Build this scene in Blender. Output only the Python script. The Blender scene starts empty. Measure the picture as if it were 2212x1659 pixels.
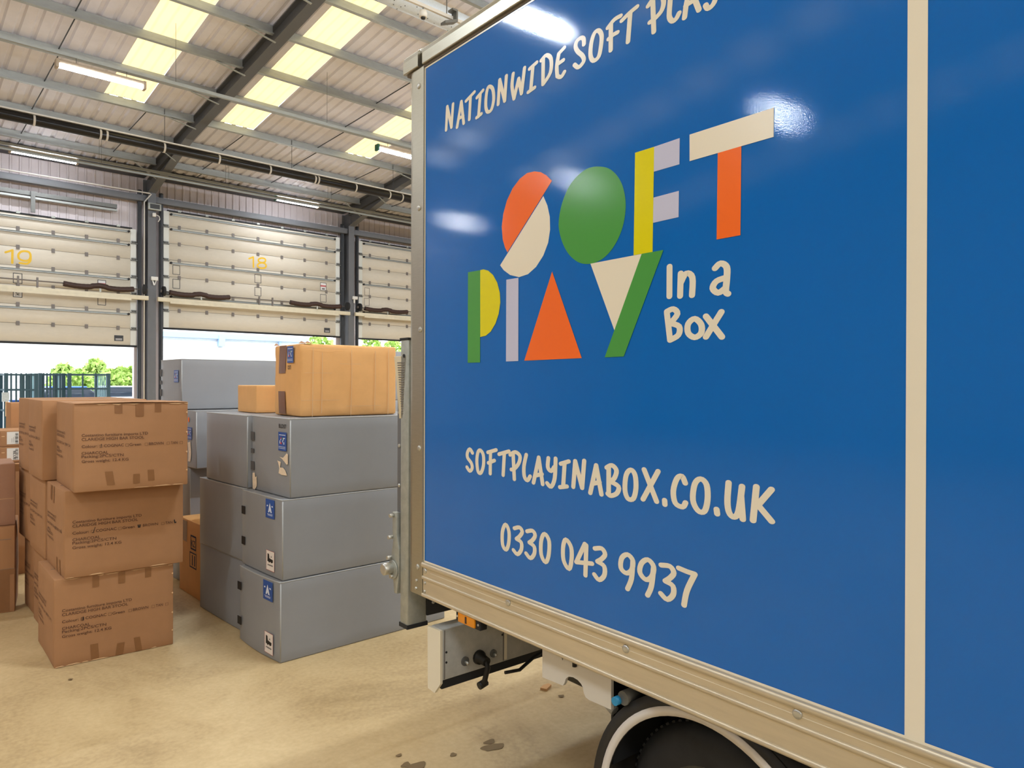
import bpy, bmesh, math, random
from mathutils import Vector, Matrix
random.seed(7)
sc = bpy.context.scene
COL = sc.collection
PI = math.pi
# ------------------------------------------------------------------ camera
W_PX, H_PX = 2212, 1659
F, PIT, ROL, AZ = 1537.0, -0.00271, 0.00285, 0.74064
HC = 1.65
ex = Vector((math.cos(AZ), -math.sin(AZ), 0)); ey = Vector((math.sin(AZ), math.cos(AZ), 0)); ez = Vector((0, 0, 1))
FW = ey*math.cos(PIT) + ez*math.sin(PIT); u2 = -ey*math.sin(PIT) + ez*math.cos(PIT)
CR = ex*math.cos(ROL) + u2*math.sin(ROL); CU = -ex*math.sin(ROL) + u2*math.cos(ROL)
O = Vector((0, 0, HC))
cd = bpy.data.cameras.new('camera'); cam = bpy.data.objects.new('camera', cd); COL.objects.link(cam)
cam.matrix_world = Matrix(((CR.x, CU.x, -FW.x, 0), (CR.y, CU.y, -FW.y, 0), (CR.z, CU.z, -FW.z, HC), (0, 0, 0, 1)))
cd.sensor_width = 36; cd.lens = F/W_PX*36; cd.clip_start = .05; cd.clip_end = 500
sc.camera = cam
def ray(px, py): return FW + CR*((px-1106)/F) - CU*((py-829.5)/F)
def onz(px, py, z): d = ray(px, py); return O + d*((z-HC)/d.z)
def ony(px, py, y): d = ray(px, py); return O + d*(y/d.y)
# truck side plane: local x runs along the body towards the cab, y into the body, z up
TA = AZ - 0.68515
TD = Vector((math.sin(TA), math.cos(TA), 0))
TP = O + ray(917, 825)*3.03; TP.z = 0
TX = -TD; TY = Vector((-TX.y, TX.x, 0))
def trk(px, py, off=0):           # photo point on the body side -> truck coordinates (x, z)
    d = ray(px, py); n = -TY
    p = O + d*(((TP + n*off) - O).dot(n)/d.dot(n))
    q = p - TP
    return (q.dot(TX), p.z)
# ------------------------------------------------------------------ materials
def lin(c): return tuple(((v/255)/12.92 if v/255 <= .04045 else ((v/255+.055)/1.055)**2.4) for v in c)
def mat(name, rgb, rough=.6, metal=0, noise=0, scale=8, bump=0, bscale=60, spec=.5, stretch=None, col2=None):
    m = bpy.data.materials.new(name); m.use_nodes = True
    nt = m.node_tree; b = nt.nodes['Principled BSDF']
    c = lin(rgb)
    b.inputs['Base Color'].default_value = (*c, 1); b.inputs['Roughness'].default_value = rough
    b.inputs['Metallic'].default_value = metal; b.inputs['Specular IOR Level'].default_value = spec
    tc = nt.nodes.new('ShaderNodeTexCoord'); mp = nt.nodes.new('ShaderNodeMapping')
    nt.links.new(tc.outputs['Object'], mp.inputs['Vector'])
    if stretch: mp.inputs['Scale'].default_value = stretch
    if noise or col2:
        n = nt.nodes.new('ShaderNodeTexNoise'); n.inputs['Scale'].default_value = scale; n.inputs['Detail'].default_value = 6; n.inputs['Roughness'].default_value = .65
        nt.links.new(mp.outputs[0], n.inputs['Vector'])
        r = nt.nodes.new('ShaderNodeValToRGB')
        c2 = lin(col2) if col2 else tuple(v*(1-noise) for v in c)
        c1 = tuple(min(1, v*(1+noise)) for v in c) if not col2 else c
        r.color_ramp.elements[0].color = (*c2, 1); r.color_ramp.elements[1].color = (*c1, 1)
        r.color_ramp.elements[0].position = .3; r.color_ramp.elements[1].position = .7
        nt.links.new(n.outputs['Fac'], r.inputs['Fac']); nt.links.new(r.outputs['Color'], b.inputs['Base Color'])
    if bump:
        n2 = nt.nodes.new('ShaderNodeTexNoise'); n2.inputs['Scale'].default_value = bscale; n2.inputs['Detail'].default_value = 3
        nt.links.new(mp.outputs[0], n2.inputs['Vector'])
        bp = nt.nodes.new('ShaderNodeBump'); bp.inputs['Strength'].default_value = bump; bp.inputs['Distance'].default_value = .01
        nt.links.new(n2.outputs['Fac'], bp.inputs['Height']); nt.links.new(bp.outputs['Normal'], b.inputs['Normal'])
    return m
def emat(name, rgb, strength):
    m = bpy.data.materials.new(name); m.use_nodes = True
    b = m.node_tree.nodes['Principled BSDF']
    b.inputs['Base Color'].default_value = (*lin(rgb), 1)
    b.inputs['Emission Color'].default_value = (*lin(rgb), 1); b.inputs['Emission Strength'].default_value = strength
    return m
M = dict(
 blue=mat('blue_vinyl', (1, 103, 188), .06, bump=.012, bscale=260, noise=.03, scale=2, spec=.45),
 cream=mat('cream_vinyl', (236, 226, 204), .2, bump=.02, bscale=140), orange=mat('orange_vinyl', (250, 112, 38), .14, bump=.012, bscale=260),
 green=mat('green_vinyl', (78, 156, 70), .14, bump=.012, bscale=260), yellow=mat('yellow_vinyl', (228, 216, 4), .14, bump=.012, bscale=260),
 lavender=mat('lavender_vinyl', (200, 200, 222), .16, bump=.012, bscale=260),
 alu=mat('aluminium', (172, 168, 152), .32, .85, noise=.06, scale=20, stretch=(1, 1, 12), bump=.03, bscale=200),
 alu_rail=mat('aluminium_rail', (208, 196, 172), .38, .6, noise=.07, scale=9, stretch=(.4, 1, 4)),
 galv=mat('galvanised', (172, 174, 166), .5, .5, noise=.14, scale=26), galv_dark=mat('galvanised_dark', (112, 112, 108), .5, .4, noise=.1, scale=20),
 purlin=mat('purlin_zinc', (160, 162, 157), .42, .45, noise=.1, scale=14, stretch=(.3, 1, 1)),
 steel=mat('grey_painted_steel', (104, 105, 108), .55, noise=.04, scale=5), steel_raf=mat('rafter_paint', (88, 88, 88), .55), steel_dk=mat('dark_painted_steel', (58, 60, 64), .55),
 sheet=mat('roof_sheet', (226, 223, 230), .6, noise=.04, scale=3), clad=mat('cladding_sheet', (214, 203, 203), .6, noise=.03, scale=4),
 wall=mat('plain_wall_sheet', (190, 186, 184), .7, noise=.04, scale=3),
 door=mat('door_panel_paint', (216, 206, 188), .5, noise=.035, scale=5, stretch=(1, 1, 3)), stile=mat('door_stile', (222, 222, 214), .45),
 seam=mat('seam_shadow_gap', (120, 112, 104), .7), hinge=mat('hinge_zinc', (118, 110, 104), .5, .3), rubber=mat('rubber', (30, 31, 33), .7),
 numyel=mat('number_yellow', (232, 186, 24), .5), white=mat('white_plastic', (226, 222, 214), .45), black=mat('black_plastic', (18, 18, 19), .5),
 rust=mat('spring_brown', (66, 46, 40), .55, .2, noise=.3, scale=30), beam=mat('spring_beam_cream', (222, 212, 186), .5, noise=.06, scale=8),
 pipe=mat('black_tube', (34, 33, 33), .28, .3, noise=.1, scale=3), strap=mat('strap_white', (208, 202, 192), .5),
 card=mat('cardboard', (176, 126, 82), .8, noise=.05, scale=6, bump=.05, bscale=25), card2=mat('cardboard_stool', (166, 120, 80), .82, noise=.045, scale=7, bump=.05, bscale=22),
 card3=mat('cardboard_pink', (162, 120, 94), .82, noise=.05, scale=7, bump=.05, bscale=22), card4=mat('cardboard_orange', (228, 172, 108), .75, noise=.05, scale=6, bump=.12, bscale=9),
 cardedge=mat('cardboard_torn_edge', (214, 174, 128), .85), tape=mat('packing_tape', (136, 92, 54), .3, noise=.06, scale=18), tape2=mat('brown_tape', (120, 76, 48), .32, noise=.12, scale=30),
 ink=mat('print_ink', (96, 62, 40), .8), pen=mat('marker_pen', (30, 26, 24), .7),
 grey=mat('grey_box_sheet', (143, 144, 146), .4, noise=.035, scale=4, bump=.015, bscale=18), greyedge=mat('grey_box_edge', (166, 166, 164), .4), greyslot=mat('grey_slot_dark', (34, 30, 28), .6), tab=mat('hook_tab', (84, 82, 82), .6),
 stick=mat('sticker_blue', (42, 84, 158), .4), stickw=mat('sticker_white', (220, 226, 238), .5), stickr=mat('sticker_red', (206, 62, 62), .5), stickg=mat('sticker_green', (64, 140, 92), .5), residue=mat('paper_residue', (232, 210, 182), .8, noise=.1, scale=60),
 stamp=mat('stamp_paper', (236, 226, 218), .6), stampr=mat('stamp_red', (188, 70, 70), .6), label=mat('label_paper', (226, 220, 208), .6), navy=mat('print_navy', (44, 40, 70), .7),
 concrete=mat('concrete', (196, 172, 132), .62), tyre=mat('tyre_rubber', (30, 30, 30), .75, noise=.3, scale=22), guard=mat('mudguard_plastic', (30, 29, 28), .55), whiteband=mat('white_band', (222, 214, 204), .5),
 zinc=mat('zinc_bolt', (196, 196, 190), .3, .8), boardface=mat('painted_board', (176, 174, 166), .5, noise=.12, scale=18), boardend=mat('painted_board_end', (234, 224, 200), .5), dark=mat('chassis_dark', (52, 52, 53), .6, noise=.1, scale=10),
 amber=mat('amber_lens', (226, 140, 20), .25), cyan=mat('cyan_cap', (36, 140, 188), .4), vent=mat('vent_cream', (214, 200, 168), .5), bracket=mat('bracket_white', (214, 206, 192), .5),
 stain=mat('oil_stain', (122, 100, 66), .8), chip=mat('wood_chip', (196, 150, 100), .8, noise=.15, scale=50, stretch=(20, 1, 1)),
 cage=mat('cage_green', (30, 62, 68), .5), cage_l=mat('cage_mesh_pale', (140, 176, 178), .5), tote=mat('tote_blue', (60, 110, 200), .5), asphalt=mat('yard_asphalt', (150, 150, 148), .9, noise=.08, scale=3),
 bldg=mat('white_cladding', (232, 235, 238), .7), gutter=mat('blue_gutter', (160, 186, 226), .6), leaf=mat('leaves', (168, 196, 104), .8, noise=.35, scale=1.2), trunk=mat('bark', (96, 80, 60), .9),
 carbody=mat('car_paint_blue', (70, 120, 200), .3), carbody2=mat('car_paint_silver', (190, 200, 210), .3), glassd=mat('car_glass', (50, 60, 70), .1),
 duct=mat('spiral_duct', (206, 214, 222), .45, .25, noise=.12, scale=40, stretch=(6, 1, 1)), greencap=mat('green_cap', (36, 96, 78), .5), lampbody=mat('lamp_body', (176, 160, 140), .5), screen=mat('panel_dark', (50, 48, 46), .3),
 signred=mat('sign_red', (190, 90, 90), .5), signblue=mat('sign_blue', (60, 96, 150), .5), signwhite=mat('sign_white', (226, 224, 222), .5), plate=mat('dark_plate', (48, 48, 50), .5),
 lamp=emat('lamp_diffuser', (238, 245, 255), 70.0), lamp2=emat('lamp_diffuser_high', (226, 240, 255), 215.0), lampm=emat('lamp_diffuser_mid', (226, 240, 255), 125.0), lamp3=emat('lamp_diffuser_near', (226, 240, 255), 330.0), sky_l=emat('rooflight_sheet', (246, 228, 172), 1.08),
)
# rooflight profile lines
nt = M['sky_l'].node_tree; tc = nt.nodes.new('ShaderNodeTexCoord'); wv = nt.nodes.new('ShaderNodeTexWave'); wv.bands_direction = 'X'
wv.inputs['Scale'].default_value = 1.6; wv.inputs['Distortion'].default_value = .6; wv.inputs['Detail'].default_value = 2
rp = nt.nodes.new('ShaderNodeValToRGB'); rp.color_ramp.elements[0].color = (*lin((240, 220, 160)), 1); rp.color_ramp.elements[1].color = (*lin((247, 231, 176)), 1); rp.color_ramp.elements[1].position = .25
nt.links.new(tc.outputs['Object'], wv.inputs['Vector']); nt.links.new(wv.outputs['Fac'], rp.inputs['Fac']); nt.links.new(rp.outputs['Color'], nt.nodes['Principled BSDF'].inputs['Emission Color'])
# concrete: mottled with two noise layers
nt = M['concrete'].node_tree; b = nt.nodes['Principled BSDF']; tc = nt.nodes.new('ShaderNodeTexCoord')
n1 = nt.nodes.new('ShaderNodeTexNoise'); n1.inputs['Scale'].default_value = 1.1; n1.inputs['Detail'].default_value = 9; n1.inputs['Roughness'].default_value = .7; n1.inputs['Distortion'].default_value = .6
n2 = nt.nodes.new('ShaderNodeTexNoise'); n2.inputs['Scale'].default_value = 42; n2.inputs['Detail'].default_value = 4
mx = nt.nodes.new('ShaderNodeMath'); mx.operation = 'MULTIPLY_ADD'; mx.inputs[1].default_value = .3
rp = nt.nodes.new('ShaderNodeValToRGB')
for i, (p, c) in enumerate(((.42, (160, 134, 92)), (.62, (188, 161, 116)), (.85, (206, 180, 134)))):
    e = rp.color_ramp.elements[i] if i < 2 else rp.color_ramp.elements.new(p)
    e.position = p; e.color = (*lin(c), 1)
nt.links.new(tc.outputs['Object'], n1.inputs['Vector']); nt.links.new(tc.outputs['Object'], n2.inputs['Vector'])
nt.links.new(n2.outputs['Fac'], mx.inputs[0]); nt.links.new(n1.outputs['Fac'], mx.inputs[2]); nt.links.new(mx.outputs[0], rp.inputs['Fac']); nt.links.new(rp.outputs['Color'], b.inputs['Base Color'])
bp = nt.nodes.new('ShaderNodeBump'); bp.inputs['Strength'].default_value = .08; bp.inputs['Distance'].default_value = .01
nt.links.new(n2.outputs['Fac'], bp.inputs['Height']); nt.links.new(bp.outputs['Normal'], b.inputs['Normal'])
# ------------------------------------------------------------------ object helpers
def props(o, label=None, cat=None, group=None, kind=None):
    if label: o['label'] = label
    if cat: o['category'] = cat
    if group: o['group'] = group
    if kind: o['kind'] = kind
    return o
def thing(name, label, cat, loc=(0, 0, 0), rz=0, group=None, kind=None):
    o = bpy.data.objects.new(name, None); COL.objects.link(o); o.empty_display_size = .1
    o.location = loc; o.rotation_euler = (0, 0, rz)
    return props(o, label, cat, group, kind)
def xf(o): return Matrix.Translation(o.location) @ Matrix.Rotation(o.rotation_euler.z, 4, 'Z')
class Fr:
    def __init__(s, o, x, y): s.o = Vector(o); s.x = Vector(x); s.y = Vector(y); s.n = s.x.cross(s.y)
    def __call__(s, a, b, c=0): return s.o + s.x*a + s.y*b + s.n*c
class MB:
    def __init__(s): s.v = []; s.f = []; s.sm = []
    def add(s, vs, fs, smooth=False):
        k = len(s.v); s.v += [Vector(p) for p in vs]; s.f += [tuple(i+k for i in f) for f in fs]; s.sm += [smooth]*len(fs); return s
    def box(s, a, b):
        x0, y0, z0 = a; x1, y1, z1 = b
        return s.add([(x0, y0, z0), (x1, y0, z0), (x1, y1, z0), (x0, y1, z0), (x0, y0, z1), (x1, y0, z1), (x1, y1, z1), (x0, y1, z1)],
                     [(0, 3, 2, 1), (4, 5, 6, 7), (0, 1, 5, 4), (1, 2, 6, 5), (2, 3, 7, 6), (3, 0, 4, 7)])
    def bar(s, p, q, w, h, up=(0, 0, 1)):      # rectangular bar between two points
        p = Vector(p); q = Vector(q); d = (q-p).normalized(); u = Vector(up); sx = d.cross(u)
        if sx.length < 1e-4: sx = d.cross(Vector((1, 0, 0)))
        sx.normalize(); u = sx.cross(d)
        vs = []
        for e in (p, q):
            for a, b_ in ((-1, -1), (1, -1), (1, 1), (-1, 1)): vs.append(e + sx*(a*w/2) + u*(b_*h/2))
        return s.add(vs, [(0, 3, 2, 1), (4, 5, 6, 7), (0, 1, 5, 4), (1, 2, 6, 5), (2, 3, 7, 6), (3, 0, 4, 7)])
    def tube(s, pts, r, n=10, smooth=True, caps=True):
        pts = [Vector(p) for p in pts]; rs = r if isinstance(r, (list, tuple)) else [r]*len(pts)
        vs = []; fs = []; prev = None
        for i, p in enumerate(pts):
            d = (pts[min(i+1, len(pts)-1)] - pts[max(i-1, 0)]).normalized()
            if prev is None:
                a = d.cross(Vector((0, 0, 1)));
                if a.length < 1e-3: a = d.cross(Vector((1, 0, 0)))
            else: a = prev - d*prev.dot(d)
            a.normalize(); prev = a; b_ = d.cross(a)
            for k in range(n):
                t = 2*PI*k/n; vs.append(p + a*(math.cos(t)*rs[i]) + b_*(math.sin(t)*rs[i]))
        for i in range(len(pts)-1):
            for k in range(n): fs.append((i*n+k, i*n+(k+1) % n, (i+1)*n+(k+1) % n, (i+1)*n+k))
        s.add(vs, fs, smooth)
        if caps:
            k0 = len(s.v)-len(vs)
            s.f.append(tuple(k0+k for k in reversed(range(n)))); s.sm.append(False)
            e = k0+(len(pts)-1)*n; s.f.append(tuple(e+k for k in range(n))); s.sm.append(False)
        return s
    def prism(s, poly, fr, c0, c1):            # polygon in the frame's plane, extruded between offsets c0..c1
        n = len(poly); vs = [fr(a, b_, c0) for a, b_ in poly] + [fr(a, b_, c1) for a, b_ in poly]
        fs = [tuple(reversed(range(n))), tuple(range(n, 2*n))] + [(i, (i+1) % n, n+(i+1) % n, n+i) for i in range(n)]
        return s.add(vs, fs)
    def disc(s, c, nrm, r, n=16, ry=None):
        nrm = Vector(nrm).normalized(); a = nrm.cross(Vector((0, 0, 1)))
        if a.length < 1e-3: a = nrm.cross(Vector((1, 0, 0)))
        a.normalize(); b_ = nrm.cross(a); c = Vector(c)
        return s.add([c + a*(r*math.cos(2*PI*k/n)) + b_*((ry or r)*math.sin(2*PI*k/n)) for k in range(n)], [tuple(range(n))])
    def dome(s, c, nrm, r, h, n=14):
        nrm = Vector(nrm).normalized(); a = nrm.cross(Vector((0, 0, 1)))
        if a.length < 1e-3: a = nrm.cross(Vector((1, 0, 0)))
        a.normalize(); b_ = nrm.cross(a); c = Vector(c); vs = []; prof = ((1, 0), (.97, .45), (.8, .8), (.45, .97))
        for rr, hh in prof:
            for k in range(n): vs.append(c + a*(r*rr*math.cos(2*PI*k/n)) + b_*(r*rr*math.sin(2*PI*k/n)) + nrm*(h*hh))
        fs = [(i*n+k, i*n+(k+1) % n, (i+1)*n+(k+1) % n, (i+1)*n+k) for i in range(3) for k in range(n)] + [tuple(3*n+k for k in range(n))]
        return s.add(vs, fs, True)
    def build(s, name, m, parent=None, world=False, bevel=0, seg=2, kind=None):
        me = bpy.data.meshes.new(name)
        vs = s.v
        if parent is not None and world:
            inv = xf(parent).inverted(); vs = [inv @ v for v in vs]
        me.from_pydata([tuple(v) for v in vs], [], s.f)
        for p, k in zip(me.polygons, s.sm): p.use_smooth = k
        me.materials.append(M[m] if isinstance(m, str) else m)
        if bevel or not all(s.sm):
            bm = bmesh.new(); bm.from_mesh(me)
            if bevel:
                bmesh.ops.recalc_face_normals(bm, faces=bm.faces)
                bmesh.ops.bevel(bm, geom=bm.edges[:], offset=bevel, segments=seg, profile=.5, affect='EDGES', clamp_overlap=True)
                for f in bm.faces: f.smooth = True
                bm.to_mesh(me)
                if hasattr(me, 'set_sharp_from_angle'): me.set_sharp_from_angle(angle=.9)
            bm.free()
        me.update()
        o = bpy.data.objects.new(name, me); COL.objects.link(o)
        if parent is not None: o.parent = parent
        return props(o, kind=kind) if kind else o
def struct(name, m, mb, label=None, cat='structure', bevel=0):
    o = mb.build(name, m, bevel=bevel); return props(o, label, None, None, 'structure')
def dup(o, loc, rz, label, group=None):        # a copy of a thing with copies of its parts and sub-parts
    def rec(a, par):
        c = a.copy(); COL.objects.link(c)
        if par is not None: c.parent = par
        for ch in list(a.children): rec(ch, c)
        return c
    c = rec(o, None); c.location = loc; c.rotation_euler = (0, 0, rz); c['label'] = label
    if group: c['group'] = group
    return c
# text: outlines of the built-in sans font as (verts, faces), scaled to width w and height h, origin at lower left
_tc = {}
def text2d(body, bold=0):
    if (body, bold) in _tc: return _tc[(body, bold)]
    cu = bpy.data.curves.new('t', 'FONT'); cu.body = body; cu.resolution_u = 3; cu.offset = bold
    ob = bpy.data.objects.new('t', cu); COL.objects.link(ob)
    dg = bpy.context.evaluated_depsgraph_get(); me = bpy.data.meshes.new_from_object(ob.evaluated_get(dg))
    vs = [(v.co.x, v.co.y) for v in me.vertices]; fs = [tuple(p.vertices) for p in me.polygons]
    bpy.data.objects.remove(ob); bpy.data.curves.remove(cu); bpy.data.meshes.remove(me)
    _tc[(body, bold)] = (vs, fs); return vs, fs
def text(mb, body, fr, a, b_, w=None, h=None, c=.0005, sag=None, rot=0, bold=.012):
    vs, fs = text2d(body, bold)
    x0 = min(v[0] for v in vs); x1 = max(v[0] for v in vs); y1 = .73
    sx = (w/(x1-x0)) if w else (h/y1); sy = (h/y1) if h else sx
    out = []
    for x, y in vs:
        p, q = (x-x0)*sx, y*sy
        if rot == -90: p, q = q, -p
        out.append(fr(a+p, b_+q, c + (sag(a+p, b_+q) if sag else 0)))
    mb.add(out, fs); return mb
def rect(mb, fr, a0, b0, a1, b1, c=.0005, sag=None, n=1, m=1, skew=0):
    vs = []; fs = []
    for j in range(m+1):
        for i in range(n+1):
            a = a0+(a1-a0)*i/n + skew*j/m; b_ = b0+(b1-b0)*j/m
            vs.append(fr(a, b_, c + (sag(a, b_) if sag else 0)))
    for j in range(m):
        for i in range(n): k = j*(n+1)+i; fs.append((k, k+1, k+n+2, k+n+1))
    return mb.add(vs, fs)
def frame(mb, fr, a0, b0, a1, b1, t, c=.0005, sag=None):
    for r in ((a0, b0, a1, b0+t), (a0, b1-t, a1, b1), (a0, b0+t, a0+t, b1-t), (a1-t, b0+t, a1, b1-t)): rect(mb, fr, *r, c=c, sag=sag)
    return mb
def poly(mb, fr, pts, c=.0005): return mb.add([fr(a, b_, c) for a, b_ in pts], [tuple(range(len(pts)))])
# ------------------------------------------------------------------ setting: floor, walls, roof
YW = 21.0                                            # inner face of the dock wall
TR = math.tan(0.11612); ZE = 7.3
def sheet(y): return ZE + TR*(YW-y) if y > -3 else ZE + TR*(YW+3) - TR*(-3-y)
XL, XR_, YB = -18.3, 29.7, -27.0
fl = struct('floor', 'concrete', MB().box((XL, YB, -.2), (XR_, YW+.2, 0)), 'mottled tan concrete warehouse floor')
for i, (px, py, r) in enumerate(((1058, 1603, .028), (1056, 1616, .036), (1072, 1613, .034), (1078, 1613, .02), (979, 1631, .016), (877, 1653, .022), (862, 1633, .014), (900, 1657, .04), (1212, 1505, .016), (152, 1469, .012))):
    p = onz(px, py, 0)
    MB().add([(p.x + r*(1+.25*math.sin(3*t+i))*math.cos(t), p.y + r*.8*(1+.2*math.cos(2*t+i))*math.sin(t), .0012+.0005*i) for t in [2*PI*k/18 for k in range(18)]], [tuple(range(18))]).build('oil_stain', 'stain', fl)
# dock wall cladding: small ribs, vertical
DOORS = [(-.6, 5.42), (6.09, 11.43), (12.12, 17.4)]
def ribbed(mb, x0, x1, z0, z1, y, pitch=.2, depth=.022):
    n = max(1, round((x1-x0)/pitch)); p = (x1-x0)/n; xs = []
    for i in range(n):
        a = x0+i*p; xs += [(a, 0), (a+p*.68, 0), (a+p*.76, -depth), (a+p*.92, -depth)]
    xs.append((x1, 0)); vs = [(x, y+d, z0) for x, d in xs] + [(x, y+d, z1) for x, d in xs]; k = len(xs)
    return mb.add(vs, [(i, i+1, k+i+1, k+i) for i in range(k-1)])
mb = MB(); ribbed(mb, XL, XR_, 4.3, ZE+.05, YW)
prev = XL
for a, b_ in DOORS + [(XR_, XR_)]:
    if a > prev: ribbed(mb, prev, a, 0, 4.3, YW)
    prev = b_
mb.box((XL, YW+.03, 4.3), (XR_, YW+.2, ZE+.3))
prev = XL
for a, b_ in DOORS + [(XR_, XR_)]:
    mb.box((prev, YW+.03, 0), (a, YW+.2, 4.3)); prev = b_
struct('wall_back', 'clad', mb, 'ribbed pale cladding wall above the loading doors')
struct('wall_left', 'wall', MB().box((XL-.2, YB, 0), (XL, YW, 10.6)), 'plain side wall out of frame on the left')
struct('wall_right', 'wall', MB().box((XR_, YB, 0), (XR_+.2, YW, 10.6)), 'plain side wall out of frame on the right')
struct('wall_front', 'wall', MB().box((XL, YB-.2, 0), (XR_, YB, 10.6)), 'plain end wall behind the viewer')
STR = [(-15.9, -15.1), (-10.25, -9.45), (-7.05, -6.25), (-3.9, -3.1), (-.6, .2), (3.80, 4.59), (6.23, 7.03), (9.50, 10.3), (12.4, 13.2), (15.4, 16.2), (18.4, 19.2), (21.4, 22.2)]
PY = [19.87, 18.45, 17.03, 15.61, 14.19, 12.77, 11.35, 9.93, 8.51]
def roof_strip(mb, x0, x1, y0, y1, pitch=.25, depth=.035):
    n = max(1, round((x1-x0)/pitch)); p = (x1-x0)/n; xs = []
    for i in range(n):
        a = x0+i*p; xs += [(a, 0), (a+p*.12, depth), (a+p*.3, depth), (a+p*.42, 0)]
    xs.append((x1, 0)); k = len(xs)
    vs = [(x, y0, sheet(y0)+d) for x, d in xs] + [(x, y1, sheet(y1)+d) for x, d in xs]
    return mb.add(vs, [(i, k+i, k+i+1, i+1) for i in range(k-1)])
mb = MB(); prev = XL; YS0, YS1 = 17.03, -1.5
for a, b_ in STR + [(XR_, XR_)]:
    roof_strip(mb, prev, a, YW+.2, -3.0); roof_strip(mb, prev, a, -3.0001, YB, pitch=.5)
    if b_ > a:
        roof_strip(mb, a, b_, YW+.2, YS0); roof_strip(mb, a, b_, YS1, -3.0)
        roof_strip(mb, a, b_, -3.0001, -5, pitch=.5); roof_strip(mb, a, b_, -24, YB, pitch=.5)
    prev = b_
mb.box((XL, YB, 10.35), (XR_, YW, 10.45))
struct('ceiling', 'sheet', mb, 'ribbed pale metal roof sheeting')
for i, (a, b_) in enumerate(STR):
    mb = MB(); y = YS0
    while y > YS1+.5:
        y2 = max(YS1, y-1.42); g_ = .34 if b_ < 1 else 0; mb.add([(a, y-g_, sheet(y-g_)+.01), (a, y2, sheet(y2)+.01), (b_, y2, sheet(y2)+.01), (b_, y-g_, sheet(y-g_)+.01)], [(0, 1, 2, 3)]); y = y2
    y = -5
    while y > -23: mb.add([(a, y-.2, sheet(y-.2)+.01), (a, y-1.4, sheet(y-1.4)+.01), (b_, y-1.4, sheet(y-1.4)+.01), (b_, y-.2, sheet(y-.2)+.01)], [(0, 1, 2, 3)]); y -= 1.42
    w = struct('window_%d' % (i+1), 'sky_l', mb, 'pale yellow translucent rooflight strip')
    if 5 <= i <= 7:
        mb = MB()
        for k in range(5): x = a+.08+k*.15; mb.disc((x, YS0-.06, sheet(YS0-.06)-.004), (0, 0, -1), .012, 8)
        mb.build('fixing_bolt', 'rust', w)
# ------------------------------------------------------------------ steel frames
FX = [-6.27, -.27, 5.727, 11.715, 17.70]
NMF = ['frame left of the leftmost door', 'frame at the far left', 'frame between door 19 and door 18, its rafter crossing the ceiling', 'frame right of door 18, beside the truck edge', 'frame hidden by the truck']
for i, x in enumerate(FX):
    if i in (0, 4): continue
    t = thing('portal_frame', 'grey painted steel portal ' + NMF[i], 'steel frame', (x, 20.8, 0), 0, 'steel portal frames')
    y0 = 20.55
    c = MB(); c.box((-.1, y0-20.8-.015, 0), (.1, y0-20.8+.002, 6.75)); c.box((-.02, y0-20.8, 0), (.02, .18, 7.1)); c.box((-.1, .165, 0), (.1, .185, 7.1))
    c.build('column', 'steel', t)
    r = MB()
    def rz(y, d): return sheet(y)-d
    ya, yb = 20.6, -2.9
    for (w, d0, d1) in ((.1, .02, .04), (.1, .30, .32), (.02, .03, .31)):
        r.add([(s*w, y-20.8, rz(y, d)) for y in (ya, yb) for d in (d0, d1) for s in (-1, 1)], [(0, 1, 3, 2), (4, 6, 7, 5), (0, 2, 6, 4), (1, 5, 7, 3), (0, 4, 5, 1), (2, 3, 7, 6)])
    r.build('rafter', 'steel_raf', t)
    h = MB(); pts = [(20.54, 6.68), (17.62, rz(17.62, .31)), (20.54, rz(20.54, .31))]
    h.add([(s*.012, y-20.8, z) for s in (-1, 1) for y, z in pts], [(0, 1, 2), (5, 4, 3), (0, 3, 4, 1), (1, 4, 5, 2), (2, 5, 3, 0)])
    h.bar((0, 20.56-20.8, 6.68), (0, 17.62-20.8, rz(17.62, .31)), .2, .02)
    h.build('haunch', 'steel', t)
    for y in PY[:8]:
        if y > 20: continue
        f = MB(); f.bar((-.62, y-20.8-.02, rz(y, .2)), (-.06, y-20.8-.05, rz(y, .33)-(.25 if y > 18 else 0)), .05, .01); f.build('fly_brace', 'galv', t)
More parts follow.
